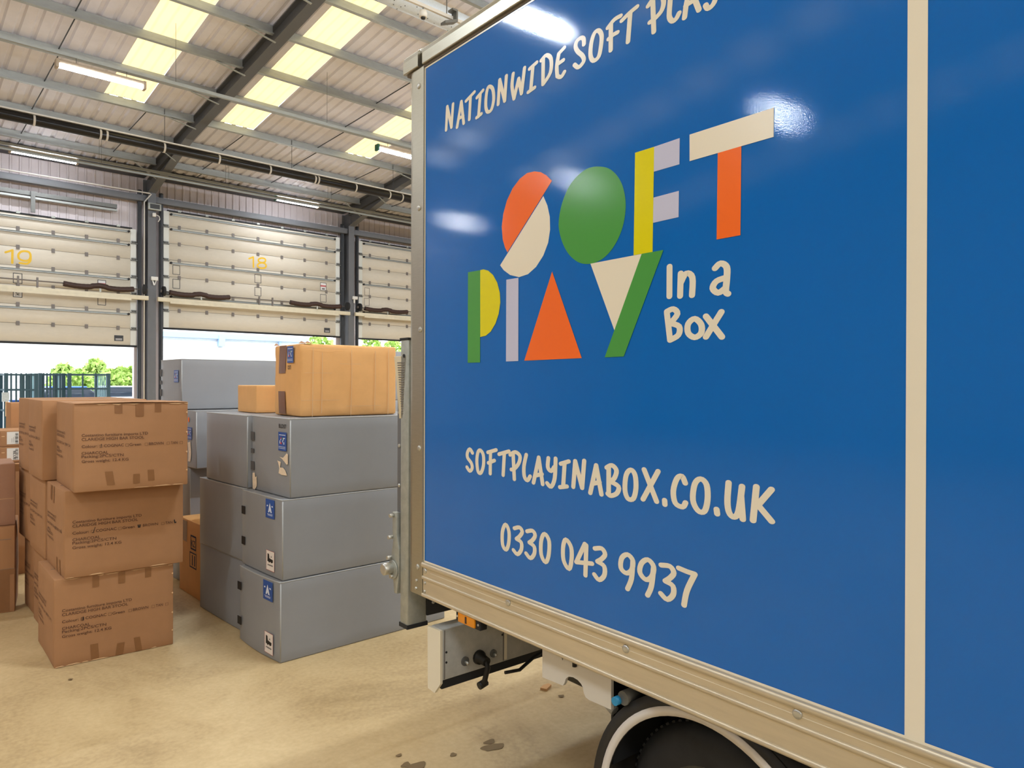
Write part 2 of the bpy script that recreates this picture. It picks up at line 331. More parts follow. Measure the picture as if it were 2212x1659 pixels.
# purlins: one per bay and row
BAY = [(-.17, 5.627, 'over door 19'), (5.827, 11.615, 'over door 18'), (11.815, 17.6, 'over the third door')]
ORD = ['lowest, nearest the loading wall', 'second up from the loading wall', 'third up, at the foot of the rooflights', 'fourth up from the loading wall', 'fifth up from the loading wall', 'sixth up from the loading wall', 'seventh up from the loading wall', 'eighth up from the loading wall', 'ninth up from the loading wall']
for j, y in enumerate(PY):
    for bi, (a, b_, nm) in enumerate(BAY):
        if bi == 2 and j < 2 or bi == 0 and j > 5: pass
        t = thing('roof_purlin', 'roof purlin %s, %s' % (nm, ORD[j]), 'purlin', (a, y, sheet(y)), 0, 'galvanised roof purlins')
        L = b_-a; m = MB(); z = -.005
        prof = [(-.07, z), (0, z), (0, z-.19), (.07, z-.19), (.07, z-.17), (.012, z-.17), (.012, z-.012), (-.07, z-.012)]
        prof = [(-p if k > -1 else p, q) for k, (p, q) in enumerate(prof)]
        prof = [(yy, zz - TR*yy) for yy, zz in prof]
        n = len(prof)
        m.add([(xx, yy, zz) for xx in (0, L) for yy, zz in prof], [tuple(range(n)), tuple(reversed(range(n, 2*n)))] + [(k, n+k, n+(k+1) % n, (k+1) % n) for k in range(n)])
        m.bar((0, -.004, z-.07), (L, -.004, z-.07), .006, .012); m.bar((0, -.004, z-.13), (L, -.004, z-.13), .006, .012)
        m.build('purlin_section', 'purlin', t)
        yn = 1.42 if j else 1.0
        for fx in ((.5,) if j > 2 else (.17, .5, .83)):
            MB().tube([(L*fx, .01, z-.16), (L*fx, yn, z-.05-TR*yn)], .011, 6).build('tie_rod', 'steel_dk', t)
# eaves beam
for bi, (a, b_, nm) in enumerate(BAY):
    t = MB().box((a+.0, 20.55, 7.12), (b_, 20.9, 7.3)).build('eaves_beam', 'steel_dk'); props(t, 'dark eaves beam along the top of the cladding ' + nm, 'beam', 'eaves beams')
    t = MB().box((a-.0, 20.6, 6.44), (b_, 20.78, 6.6)).build('door_head_beam', 'steel', bevel=.004); props(t, 'grey steel beam crossing the cladding ' + nm, 'beam', 'beams above the doors')
t = thing('cladding_rail', 'galvanised double rail below the grey beam over door 19', 'rail', (-.17, 20.7, 6.0))
MB().box((0, 0, .16), (5.1, .12, .26)).build('upper_flange', 'galv_dark', t); MB().box((0, -.02, .08), (5.1, .1, .13)).build('lower_flange', 'purlin', t)
MB().bar((3.25, -.03, -.25), (3.25, -.03, .26), .09, .05, (0, 1, 0)).build('drop_post', 'galv_dark', t)
# ---- brush strokes used for painted lettering
SF = Fr((0, 0, 0), (1, 0, 0), (0, 0, 1))
def cr(pts, closed):
    out = []; n = len(pts); P = pts
    seg = n if closed else n-1
    for i in range(seg):
        p0 = P[(i-1) % n] if closed or i > 0 else P[i]; p1 = P[i]; p2 = P[(i+1) % n]; p3 = P[(i+2) % n] if closed or i+2 < n else P[(i+1) % n]
        for k in range(4):
            t = k/4; out.append(tuple(.5*(2*p1[j]+(p2[j]-p0[j])*t+(2*p0[j]-5*p1[j]+4*p2[j]-p3[j])*t*t+(3*p1[j]-p0[j]-3*p2[j]+p3[j])*t**3) for j in (0, 1)))
    if not closed: out.append(tuple(P[-1]))
    return out
def stroke(mb, pts, hw, hz, closed, c, SF=SF):
    n = len(pts)
    def off(d):
        L = math.hypot(*d) or 1; nx, nz = -d[1]/L, d[0]/L; q = math.hypot(hw*nx, hz*nz); return (hw*hw*nx/q, hz*hz*nz/q)
    vs = []
    for i, p in enumerate(pts):
        a = pts[(i-1) % n] if closed or i > 0 else p; b_ = pts[(i+1) % n] if closed or i < n-1 else p
        o = off((b_[0]-a[0], b_[1]-a[1])); vs += [SF(p[0]+o[0], p[1]+o[1], c), SF(p[0]-o[0], p[1]-o[1], c)]
    mb.add(vs, [(2*i, 2*i+1, (2*i+3) % (2*n), (2*i+2) % (2*n)) for i in range(n if closed else n-1)])
    if not closed:
        for e, p in enumerate((pts[0], pts[-1])):
            mb.add([SF(p[0]+hw*math.cos(2*PI*k/14), p[1]+hz*math.sin(2*PI*k/14), c+.00004*(e+1)) for k in range(14)], [tuple(range(14))])
# ------------------------------------------------------------------ sectional doors
numbox_strokes = {'19': [('1', [(False, [(12, 545), (27, 540.5)]), (False, [(27, 540.5), (26.5, 568)])]), ('9', [(True, [(53.8, 542.6), (63, 545), (66, 554), (62, 562), (51.5, 563.3), (41.2, 558.7), (40, 549.5), (45.8, 543.8)]), (False, [(66, 554), (65.3, 563), (58.4, 569.5), (42.5, 568)])])],
 '18': [('1', [(False, [(538, 558.7), (547, 555.3)]), (False, [(547, 555.3), (547.5, 577)])]), ('8', [(True, [(566, 557.5), (572.8, 559.8), (572.4, 565.5), (566, 567.4), (559, 565), (559, 559.8)]), (True, [(566, 567.8), (574, 571.3), (573.3, 578), (564.8, 579.3), (557.3, 576.6), (557.3, 570.6)])])]}
YD = 20.8
def make_door(k, num, x0, x1, z0, rows, top, hx, numbox, frames):
    d = thing('door_%d' % k, 'raised cream sectional loading door ' + ('numbered ' + num if num else 'right of door 18, half hidden by the truck'), None, (0, YD, 0), 0, None, 'structure')
    fr = Fr((0, 0, 0), (1, 0, 0), (0, 0, 1))
    edges = [z0+.045] + sorted(rows) + [top]
    for a, b_ in zip(edges[:-1], edges[1:]):
        if b_-a < .05: continue
        MB().box((x0, 0, a+.004), (x1, .05, b_-.004)).build('door_panel', 'door', d, bevel=.006, seg=1)
    MB().box((x0, .012, z0+.05), (x1, .045, top-.01)).build('door_core', 'seam', d)
    MB().box((x0-.02, -.015, z0), (x1+.02, .06, z0+.05)).build('bottom_seal', 'rubber', d, bevel=.006)
    for s, xa in ((0, x0), (1, x1-.14)): MB().box((xa, -.012, z0+.05), (xa+.14, 0, top)).build('end_stile', 'stile', d)
    for z in rows:
        for x in hx: MB().box((x-.035, -.02, z-.055), (x+.035, 0, z+.045)).build('hinge_plate', 'hinge', d)
        for xa in (x0-.02, x1-.14):
            m = MB().box((xa, -.05, z-.05), (xa+.16, -.012, z-.02)); m.box((xa+.02, -.05, z+.0), (xa+.14, -.012, z+.03)); m.tube([(xa+.03, -.04, z-.01), (xa+.13, -.04, z-.01)], .02, 8); m.build('roller_bracket', 'galv_dark', d)
    for z in [top-.03] + sorted(rows, reverse=True)[0::2]:
        zz = z-.085 if z < top-.1 else z-.05
        m = MB().box((x0+.2, -.05, zz-.025), (x1-.2, 0, zz-.012)); m.box((x0+.2, -.05, zz+.012), (x1-.2, 0, zz+.02)); m.box((x0+.2, -.008, zz-.025), (x1-.2, 0, zz+.02))
        m.build('stiffener_rail', 'purlin', d)
        for xa in (x0+.19, x1-.19): MB().tube([(xa, -.06, zz), (xa, -.002, zz)], .03, 10).build('stiffener_end', 'rubber', d)
    m = MB().box((x0+.1, -.02, top), (x1-.1, .05, top+.035))
    m.build('top_seal', 'rubber', d)
    for x in hx: MB().box((x-.04, -.03, top+.01), (x+.04, 0, top+.06)).build('top_bracket', 'galv', d)
    for xa, sgn in ((x0-.07, -1), (x1+.07, 1)):
        m = MB().box((xa-.045, -.07, 0), (xa+.045, .0, 6.75)); m.box((xa-.02 if sgn > 0 else xa-.02, -.1, 0), (xa+.02, -.07, 6.75)); m.build('guide_track', 'steel_dk', d)
    if numbox:
        (ax, az_), (bx, bz) = numbox
        for ch, strokes in numbox_strokes[num]:
            m = MB(); cc = .003
            for closed, pts in strokes:
                pp = [(ony(x, y, YD).x, ony(x, y, YD).z) for x, y in pts]
                stroke(m, cr(pp, closed) if len(pp) > 3 else pp, .024, .024, closed, cc, fr); cc += .0002
            m.build('door_number', 'numyel', d)['label'] = 'yellow digit %s' % ch
    for (kind, px0, py0, px1, py1) in frames:
        p = ony(px0, py0, YD-.01); q = ony(px1, py1, YD-.01); a0, a1 = p.x, q.x; b1, b0 = p.z, q.z
        if kind == 'plate':
            o = MB().box((a0, -.006, b0), (a1, 0, b1)).build('warning_plate', 'plate', d); m = MB()
            for k in (.16, .36): rect(m, fr, a0+.03, b0+(b1-b0)*k, a1-.03, b0+(b1-b0)*(k+.08), .0075)
            m.build('plate_lettering', 'signwhite', o)
            continue
        m = MB(); frame(m, fr, a0, b0, a1, b1, .014, .004); o = m.build('sign_frame', 'seam' if kind == 'soft' else 'plate', d)
        if kind == 'red':
            m = MB(); rect(m, fr, a0+.014, b0+.014, a1-.014, b1-.014, .003); m.build('sign_face', 'signwhite', o)
            m = MB(); rect(m, fr, a0+.014, b1-.13, a1-.014, b1-.08, .004)
            m.build('sign_band', 'signred', o); m = MB()
            rect(m, fr, a0+.06, b1-.22, a1-.05, b1-.17, .004); m.build('sign_lettering', 'hinge', o)
        if kind == '741':
            m = MB(); rect(m, fr, a0+.014, b0+.014, a1-.014, b1-.014, .003); m.build('sign_face', 'signwhite', o)
            m = MB(); rect(m, fr, a0+.014, (b0+b1)/2+.02, a1-.014, b1-.014, .004); m.build('sign_band', 'signblue', o)
            m = MB(); text(m, '741', fr, a0+.05, b0+.03, a1-a0-.1, (b1-b0)*.42, .0045); m.build('sign_number', 'plate', o)
    return d
h18 = [6.50+.7435*i for i in range(7) if 6.4 < 6.50+.7435*i < 11.2]
make_door(1, '19', -.6, 5.41, 2.55, [5.341, 4.892, 4.433, 3.974, 3.507, 3.049], 5.69, [2.793+.728*i for i in range(-4, 4)], ((2.531, 4.79), (3.07, 4.50)),
          [('open', 28, 589, 48.5, 613), ('red', 211, 604, 229, 624), ('open', 211, 634, 229, 660), ('741', 28, 622, 48.5, 643), ('plate', 247, 724, 266.5, 737)])
make_door(2, '18', 6.09, 11.43, 3.07, [5.906, 5.443, 4.985, 4.52, 4.06, 3.598], 6.31, h18, ((8.448, 5.33), (8.984, 5.045)),
          [('open', 373, 572, 389, 594), ('open', 373, 602, 389, 624), ('open', 550, 592, 564.5, 612), ('open', 550, 620, 564.5, 640), ('red', 692, 610, 705, 628.5), ('open', 692, 635, 705, 653.5), ('plate', 700.5, 708, 713, 719)])
make_door(3, '', 12.12, 17.4, 3.05, [5.88, 5.42, 4.965, 4.50, 4.04, 3.58], 6.31, [12.55+.7435*i for i in range(7)], None,
          [('soft', 787.5, 621, 798.5, 639), ('soft', 787, 643.5, 798, 661)])
# torsion spring assemblies in front of each door
def springs(name, x0, x1, z, spr):
    t = thing('torsion_spring_set', name, 'door spring', (x0, 20.42, z), 0, 'torsion spring sets on the loading doors')
    L = x1-x0
    m = MB().box((0, -.03, -.11), (L, .08, .0)); m.build('spring_beam', 'beam', t, bevel=.006)
    MB().box((.0 if x0 < 5 else .3, -.05, -.15), (L-.42, -.03, -.09)).build('beam_lip', 'beam', t)
    MB().tube([(.2, 0, .16), (L-.2, 0, .16)], .016, 8).build('spring_shaft', 'hinge', t)
    for a, b_ in spr:
        a -= x0; b_ -= x0; pts = []; rs = []
        for i in range(33):
            k = i/32; pts.append((a+(b_-a)*k, 0, .15-.035*abs(math.sin(2*PI*k))+.02*(abs(k-.5) < .1))); rs.append(.066+.003*(i % 2))
        MB().tube(pts, rs, 12).build('torsion_spring', 'rust', t)
        mid = (a+b_)/2
        MB().box((mid-.02, -.08, 0), (mid+.02, -.06, .09)).build('spring_bracket', 'galv', t)
    for x in (.12, L-.12):
        MB().tube([(x, 0, .17), (x+.06, 0, .17)], .13, 18).build('cable_drum', 'rubber', t); MB().tube([(x+.06 if x > 1 else x-.05, 0, .17), (x+.1 if x > 1 else x-.02, 0, .17)], .04, 12).build('bearing', 'hinge', t)
    for x in (L*.48, L*.55): MB().box((x-.02, -.04, 0), (x+.02, 0, .24)).build('centre_bearing_plate', 'hinge', t)
def px_x(px, py=650, y=20.42): return ony(px, py, y).x
springs('brown torsion springs on a cream beam across door 19', .1, 5.61, 3.90, [(.5, 2.2), (px_x(137, 615), px_x(289, 632))])
springs('brown torsion springs on a cream beam across door 18', 5.84, 11.60, 3.895, [(px_x(366, 637), px_x(496, 648)), (px_x(627, 658), px_x(736, 668))])
springs('brown torsion springs on a cream beam across the door beside the truck', 11.80, 17.5, 3.895, [(px_x(788, 671), px_x(880, 681)), (14.9, 16.6)])
# small wall fittings by the frame between doors 19 and 18
t = thing('floodlight', 'small grey framed floodlight on the column between doors 19 and 18', 'floodlight', ony(334, 450, 20.4), 0)
MB().box((-.16, -.03, -.05), (.16, .04, .13)).build('housing', 'galv', t, bevel=.01); MB().box((-.12, -.036, -.02), (.12, -.029, .1)).build('glass_face', 'screen', t)
MB().box((-.04, .0, -.22), (.04, .07, -.12)).build('junction_box', 'white', t, bevel=.01); MB().tube([(.04, .03, -.16), (.12, .03, -.19), (.14, .03, -.26), (.1, .05, -.34)], .012, 8).build('flex_cable', 'white', t)
p = ony(310, 440, 20.6)
t = MB().tube([(p.x, 20.53, .2), (p.x, 20.53, 6.4), (p.x+.15, 20.45, 6.62), (p.x+.1, 20.44, 6.63), (p.x-5.0, 20.5, 6.63)], .018, 8).build('conduit', 'strap'); props(t, 'thin pale conduit down the column and along the grey beam by door 19', 'conduit')
t = thing('door_sensor', 'small white sensor bracket low on the column between doors 19 and 18', 'sensor', ony(333, 606, 20.5), 0)
MB().box((-.08, -.05, -.0), (.09, .03, .1)).build('housing', 'white', t, bevel=.008); MB().prism([(-.06, 0), (-.04, 0), (0, -.1), (.03, 0), (.05, 0), (.01, -.13), (-.03, -.13)], Fr((0, -.03, 0), (1, 0, 0), (0, 0, 1)), 0, .015).build('bracket', 'white', t)
t = thing('door_sensor', 'small pale sensor on the column right of door 18', 'sensor', ony(766, 647, 20.5), 0)
MB().box((-.08, -.05, -.0), (.09, .03, .1)).build('housing', 'white', t, bevel=.008); MB().box((-.05, -.04, -.12), (.0, -.01, 0)).build('bracket', 'white', t)
# ------------------------------------------------------------------ hanging services
t = thing('radiant_tube', 'long black suspended tube with white clips below the roof', 'pipe', (-4, 17.0, 6.86))
MB().tube([(0, 0, 0), (21, 0, 0)], .1, 20).build('tube', 'pipe', t); MB().box((0, -.09, .1), (21, .06, .13)).build('reflector_edge', 'strap', t)
for px in (73, 216, 230, 354, 472, 582, 679, 686, 767, 840, 867):
    x = ony(px, 244+px*.2138, 17).x+4
    MB().tube([(x-.02, 0, 0), (x+.02, 0, 0)], .108, 18).build('clip', 'strap', t)
for x in (5.5, 9, 12, 15.0): MB().tube([(x, 0, .1), (x, 0, sheet(17)-6.9)], .006, 5).build('hanger', 'steel_dk', t)
def trunk(y, z, x0, x1, label, m='purlin'):
    t = thing('lighting_trunking', label, 'trunking', (x0, y, z), 0, 'lighting trunking runs'); L = x1-x0
    MB().box((0, -.03, 0), (L, .03, .06)).build('channel', m, t)
    x = 1.2
    while x < L: MB().tube([(x, 0, .06), (x, 0, sheet(y)-z-.03)], .004, 5).build('hanger', 'galv_dark', t); x += 3.0
    return t
trunk(13.64, 7.0, -3, 16, 'galvanised lighting trunking hung above the lamp beside the left rooflight strip')
trunk(19.27, 6.88, -3, 16, 'upper galvanised conduit run near the loading wall'); trunk(19.05, 6.72, -3, 16, 'lower galvanised conduit run near the loading wall')
# lamps
def lamp(x, y, label, green=False, z=6.8, L=1.36):
    t = thing('batten_light', label, 'ceiling light', (x, y, z), 0, 'suspended batten lights')
    MB().box((.05, -.06, .02), (L-.05, .06, .1)).build('lamp_body', 'lampbody', t, bevel=.01)
    m = MB(); n = 8; vs = []
    for xx in (.05, L-.05):
        for k in range(n+1): a = PI*k/n; vs.append((xx, .065*math.cos(a), .03-.055*math.sin(a)))
    m.add(vs, [(k, k+1, n+2+k, n+1+k) for k in range(n)], True); m.build('diffuser', 'lamp' if y > 10 else 'lampm' if x < -5 else 'lamp2' if y > 3 or x < 0 else 'lamp3', t)
    for xa in (0, L-.05): MB().box((xa, -.07, -.035), (xa+.05, .07, .105)).build('end_cap', 'greencap' if (green and xa == 0) else 'lampbody', t, bevel=.01)
    for xx in (.3, L-.3): MB().tube([(xx, 0, .1), (xx, 0, .2 if abs(y-7.88) > .1 else .5)], .005, 5).build('hanger', 'galv_dark', t)
    return t
lamp(2.33, 13.62, 'lit batten light across the left rooflight strip'); lamp(2.43, 19.4, 'lit batten light near the wall above door 19')
lamp(8.4, 13.66, 'lit batten light with green end cap, just left of the truck corner', True); lamp(8.62, 19.4, 'lit batten light with green end cap above door 18', True)
for x in (-9.6, -3.6, 2.4, 8.5, 14.5, 20.5):
    for y in (19.4, 13.64, 7.88, 2.12, -3.64, -9.4, -15.2, -21):
        if x in (2.4, 8.5) and y > 13: continue
        if x == 14.5 and y > 13: continue
        lamp(x, y, 'lit batten light hanging out of frame')
# spiral duct, camera, tray at the top by the truck corner
YDU = 9.4; p = ony(976.6, 67.3, YDU)
t = thing('spiral_duct', 'perforated galvanised duct at the top by the truck corner', 'duct', (4.0, YDU, p.z+.17))
MB().tube([(i*.25, 0, 0) for i in range(33)], [.17+.004*(i % 2) for i in range(33)], 24).build('duct_tube', 'duct', t)
m = MB()
for i in range(90):
    a = random.uniform(-2.6, -.5); x = random.uniform(1.5, 6); m.disc((x, .176*math.cos(a), .176*math.sin(a)), (0, math.cos(a), math.sin(a)), .009, 6)
m.build('perforation', 'black', t, kind='stuff')
for x in (.5, 5.9): MB().tube([(x, 0, .16), (x, 0, sheet(YDU)-p.z-.18)], .006, 5).build('hanger', 'galv_dark', t)
YT2 = 8.7; p = ony(960, 36, YT2)
t = thing('lighting_trunking', 'pale trunking beside the perforated duct', 'trunking', (3.2, YT2, p.z), 0, 'lighting trunking runs'); MB().box((0, -.02, 0), (9, .02, .05)).build('channel', 'strap', t)
x = ony(965, 30, YT2).x-3.2
MB().tube([(x, 0, .05), (x, 0, sheet(YT2)-p.z)], .008, 6).build('hanger', 'galv_dark', t)
MB().prism([(-.12, -.15), (.12, -.05), (.12, .13), (.02, .13), (.02, .1), (.09, .1), (.09, -.02), (-.12, -.11)], Fr((x+.02, -.1, 0), (1, 0, 0), (0, 0, 1)), -.12, 0).build('hook_bracket', 'galv_dark', t)
q = ony(914, 32, YT2)
t = thing('dome_camera', 'white dome camera hanging under the perforated duct', 'camera', (q.x, q.y, q.z-.04)); MB().tube([(0, 0, 0), (0, 0, .06), (0, 0, .1)], [.055, .062, .05], 18).build('camera_housing', 'white', t)
MB().dome((0, 0, 0), (0, 0, -1), .036, .03).build('camera_dome', 'black', t); MB().tube([(0, 0, .1), (0, 0, ony(914, 20, YT2).z-q.z+.1)], .01, 6).build('hanger', 'galv_dark', t)
# ------------------------------------------------------------------ box truck
TRK = thing('box_truck', 'blue box truck with cream lettering filling the right half', 'truck', TP, math.atan2(TX.y, TX.x))
SF = Fr((0, 0, 0), (1, 0, 0), (0, 0, 1))             # body side; offsets count outwards
LB = 4.3; Z0, Z1 = .884, 2.986
panel = MB().box((0, 0, Z0-.02), (LB, .03, Z1+.02)).build('side_panel', 'blue', TRK)
m = MB(); m.box((-.1, 2.07, .75), (LB, 2.1, 3.05)); m.box((-.1, .0, 3.06), (LB, 2.1, 3.075)); m.box((LB, 0, .75), (LB+.03, 2.1, 3.07)); m.box((-.1, .03, .8), (LB, 2.07, .86)); m.box((-.12, .05, .86), (-.1, 2.05, 2.98))
m.build('body_shell', 'white', TRK)
m = MB(); frame(m, SF, 0, Z0, LB, Z1, .0065, .0012); m.build('panel_edging', 'cream', TRK)
x0, x1 = trk(1957.5, 829)[0], trk(2001.5, 829)[0]
m = MB(); rect(m, SF, x0, Z0, x1, Z1, .001); m.build('vertical_stripe', 'cream', panel)
# rear corner post with a rounded rear edge
pts = [(0, 0), (-.085, 0)] + [(-.085-.05*math.sin(PI/2*k/6), .05-.05*math.cos(PI/2*k/6)) for k in range(1, 7)] + [(-.135, .1), (0, .1)]
m = MB(); m.add([(x, y-.008, z) for z in (.737, 2.992) for x, y in pts], [tuple(range(len(pts))), tuple(reversed(range(len(pts), 2*len(pts))))] + [((i+1) % len(pts), i, i+len(pts), (i+1) % len(pts)+len(pts)) for i in range(len(pts))])
post = m.build('corner_post', 'alu', TRK)
for px, py, r in ((908.5, 187, .0125), (908.5, 450, .0125), (911.5, 712, .0125), (909.5, 968, .0125), (906, 1224, .0125), (903.5, 1253, .007), (902.5, 1270, .007)):
    a, z = trk(px, py); MB().dome((a, -.008, z), (0, -1, 0), r, .006).build('rivet', 'zinc', post)
# top rail and its corner cap
prof = [(.0, 2.997), (-.014, 2.997), (-.016, 3.0), (-.016, 3.045), (-.012, 3.062), (0, 3.075), (.02, 3.085), (.1, 3.088), (.1, 2.997)]
def sweep(mb, x0, x1, prof, grow=0):
    n = len(prof); mb.add([(x, y-grow, z+(grow if z > 3.04 else 0)) for x in (x0, x1) for y, z in prof], [tuple(range(n)), tuple(reversed(range(n, 2*n)))] + [(i, n+i, n+(i+1) % n, (i+1) % n) for i in range(n)]); return mb
tr = sweep(MB(), .0, LB, prof).build('top_rail', 'alu', TRK)
sweep(MB(), -.15, -.03, prof, .003).build('corner_cap', 'alu', TRK); MB().dome((-.02, -.012, 3.062), (0, -1, .6), .006, .006).build('rivet', 'zinc', tr)
MB().box((-.14, -.004, 2.988), (LB, .02, 2.998)).build('rail_joint', 'seam', TRK)
# bottom rail with three beads and a scribed line
br = MB().box((.002, -.006, .74), (LB, .04, .883)).build('bottom_rail', 'alu_rail', TRK)
def bead(z, r, y=-.007):
    m = MB(); pr = [(y-r*.75*math.sin(PI*k/8), z+r*math.cos(PI*k/8)) for k in range(9)] + [(.01, z-r), (.01, z+r)]
    n = len(pr); m.add([(x, yy, zz) for x in (0, LB) for yy, zz in pr], [(i, n+i, n+(i+1) % n, (i+1) % n) for i in range(n)], True); m.build('rail_bead', 'alu_rail', br)
bead(.873, .0115); bead(.819, .0075); bead(.745, .0085)
MB().box((.06, -.0068, .8455), (LB, 0, .8467)).build('scribed_line', 'cream', br)
for px, py, r in ((921, 1232.5, .0125), (1100.8, 1300.5, .013), (1355, 1400.5, .013), (1725.5, 1540.5, .013), (920.8, 1258.5, .007), (920.2, 1277, .007)):
    a, z = trk(px, py); MB().dome((a, -.006, z), (0, -1, 0), r, .006).build('rivet', 'zinc', br)
def letter(glyph, s, ox, oy, hw, hz):
    mb = MB(); c = .0009
    for st in glyph:
        closed = st[0] == 'o'; pts = [trk(ox+x/s, oy+y/s) for x, y in st[1:]]
        if len(pts) > 2: pts = cr(pts, closed)
        stroke(mb, pts, hw, hz, closed, c); c += .00012
    return mb
def line(name, label, glyphs, s, ox, oy, hw, hz):
    for ch, g in glyphs:
        o = letter(g, s, ox, oy, hw, hz).build(name, 'cream', panel); o['label'] = label % ch
l = 'l'; o_ = 'o'
line('painted_letter', 'cream brush letter %s in the top line', [
 ('N', [(l, (432, 1165), (442, 955)), (l, (442, 955), (480, 1140)), (l, (480, 1140), (494, 932))]),
 ('A', [(l, (530, 1140), (568, 910)), (l, (568, 910), (590, 1105)), (l, (546, 1062), (585, 1040))]),
 ('T', [(l, (610, 905), (685, 825)), (l, (650, 870), (640, 1070))]),
 ('I', [(l, (708, 875), (762, 810)), (l, (738, 850), (722, 1045)), (l, (705, 1055), (748, 1020))]),
 ('O', [(o_, (822, 775), (850, 800), (858, 890), (838, 980), (805, 1003), (788, 960), (790, 870), (803, 795))]),
 ('N', [(l, (898, 935), (912, 715)), (l, (912, 715), (957, 905)), (l, (957, 905), (972, 680))]),
 ('W', [(l, (1033, 660), (1022, 770), (1040, 885)), (l, (1040, 885), (1082, 705)), (l, (1082, 705), (1108, 838)), (l, (1108, 838), (1135, 608))]),
 ('I', [(l, (1180, 617), (1243, 560)), (l, (1210, 590), (1190, 810)), (l, (1168, 826), (1225, 785))]),
 ('D', [(l, (1302, 530), (1300, 755)), (l, (1284, 542), (1330, 495), (1372, 530), (1366, 650), (1302, 755))]),
 ('E', [(l, (1490, 428), (1442, 480)), (l, (1442, 480), (1424, 590), (1428, 680)), (l, (1428, 682), (1462, 690), (1492, 645)), (l, (1428, 578), (1482, 540))]),
], 4.1475, 860, 0, .0092, .0066)
line('painted_letter', 'cream brush letter %s in the top line', [
 ('S', [(l, (58, 472), (55, 415), (25, 403), (-18, 440), (-30, 500), (-5, 550), (40, 590), (58, 640), (30, 690), (-5, 715), (-42, 688))]),
 ('O', [(o_, (212, 325), (245, 375), (240, 480), (215, 600), (160, 645), (128, 590), (136, 460), (168, 355))]),
 ('F', [(l, (447, 170), (380, 210), (312, 295)), (l, (345, 265), (343, 535)), (l, (320, 415), (370, 370), (415, 345))]),
 ('T', [(l, (460, 220), (540, 140), (622, 72)), (l, (550, 140), (526, 445))]),
 ('P', [(l, (788, -40), (800, 340)), (l, (740, 65), (800, -20), (870, -60), (905, 10), (885, 110), (820, 190), (758, 238))]),
 ('L', [(l, (985, -120), (970, 60), (965, 180), (1000, 225), (1040, 195), (1068, 140))]),
 ('A', [(l, (1195, -150), (1150, 20), (1126, 190)), (l, (1195, -150), (1235, -10), (1280, 108)), (l, (1140, 60), (1240, -5))]),
 ('Y', [(l, (1330, -230), (1330, -140), (1380, -110), (1440, -190)), (l, (1475, -270), (1480, -120), (1440, 30), (1380, 90), (1350, 55))]),
], 4.9156, 1250, 0, .0092, .0066)
line('painted_letter', 'cream brush letter %s in the web address', [
 ('S', [(l, (126, 118), (108, 92), (92, 118), (94, 150), (118, 185), (124, 218), (108, 238), (89, 212))]),
 ('O', [(o_, (178, 100), (198, 132), (199, 200), (182, 250), (163, 240), (155, 172), (162, 115))]),
 ('F', [(l, (283, 98), (228, 114)), (l, (246, 112), (244, 255)), (l, (232, 184), (272, 168))]),
 ('T', [(l, (302, 126), (368, 107)), (l, (338, 118), (330, 265))]),
 ('P', [(l, (396, 128), (404, 292)), (l, (376, 130), (410, 112), (441, 138), (434, 185), (405, 222), (384, 228))]),
 ('L', [(l, (483, 130), (468, 205), (470, 272), (490, 300), (509, 273))]),
 ('A', [(l, (531, 315), (566, 148)), (l, (566, 148), (592, 325)), (l, (544, 268), (588, 258))]),
 ('Y', [(l, (630, 152), (626, 212), (648, 238), (668, 212)), (l, (678, 155), (672, 285), (648, 342), (621, 318))]),
 ('I', [(l, (712, 190), (765, 174)), (l, (738, 182), (728, 343)), (l, (707, 345), (753, 340))]),
 ('N', [(l, (795, 343), (808, 172)), (l, (808, 172), (854, 350)), (l, (854, 350), (868, 170))]),
 ('A', [(l, (908, 383), (947, 200)), (l, (947, 200), (982, 393)), (l, (922, 322), (970, 312))]),
 ('B', [(l, (1030, 208), (1030, 390)), (l, (1017, 215), (1052, 200), (1082, 235), (1066, 288), (1036, 305)), (l, (1036, 305), (1095, 340), (1085, 385), (1045, 402), (1024, 388))]),
 ('O', [(o_, (1177, 230), (1205, 265), (1211, 350), (1194, 420), (1157, 420), (1138, 360), (1146, 265))]),
 ('X', [(l, (1265, 228), (1348, 440)), (l, (1358, 240), (1258, 425))]),
 ('dot', [(l, (1401, 432), (1403, 460))]),
 ('C', [(l, (1538, 318), (1516, 272), (1482, 290), (1459, 370), (1472, 450), (1520, 476), (1540, 448))]),
 ('O', [(o_, (1640, 290), (1680, 330), (1686, 430), (1665, 505), (1622, 500), (1589, 430), (1601, 325))]),
 ('dot', [(l, (1746, 492), (1750, 522))]),
 ('U', [(l, (1826, 315), (1818, 440), (1830, 515), (1862, 543), (1892, 505), (1915, 340)), (l, (1908, 400), (1920, 558))]),
 ('K', [(l, (2010, 342), (1988, 566)), (l, (2110, 360), (2015, 470)), (l, (2020, 462), (2112, 572))]),
], 3.072, 980, 940, .0098, .0070)
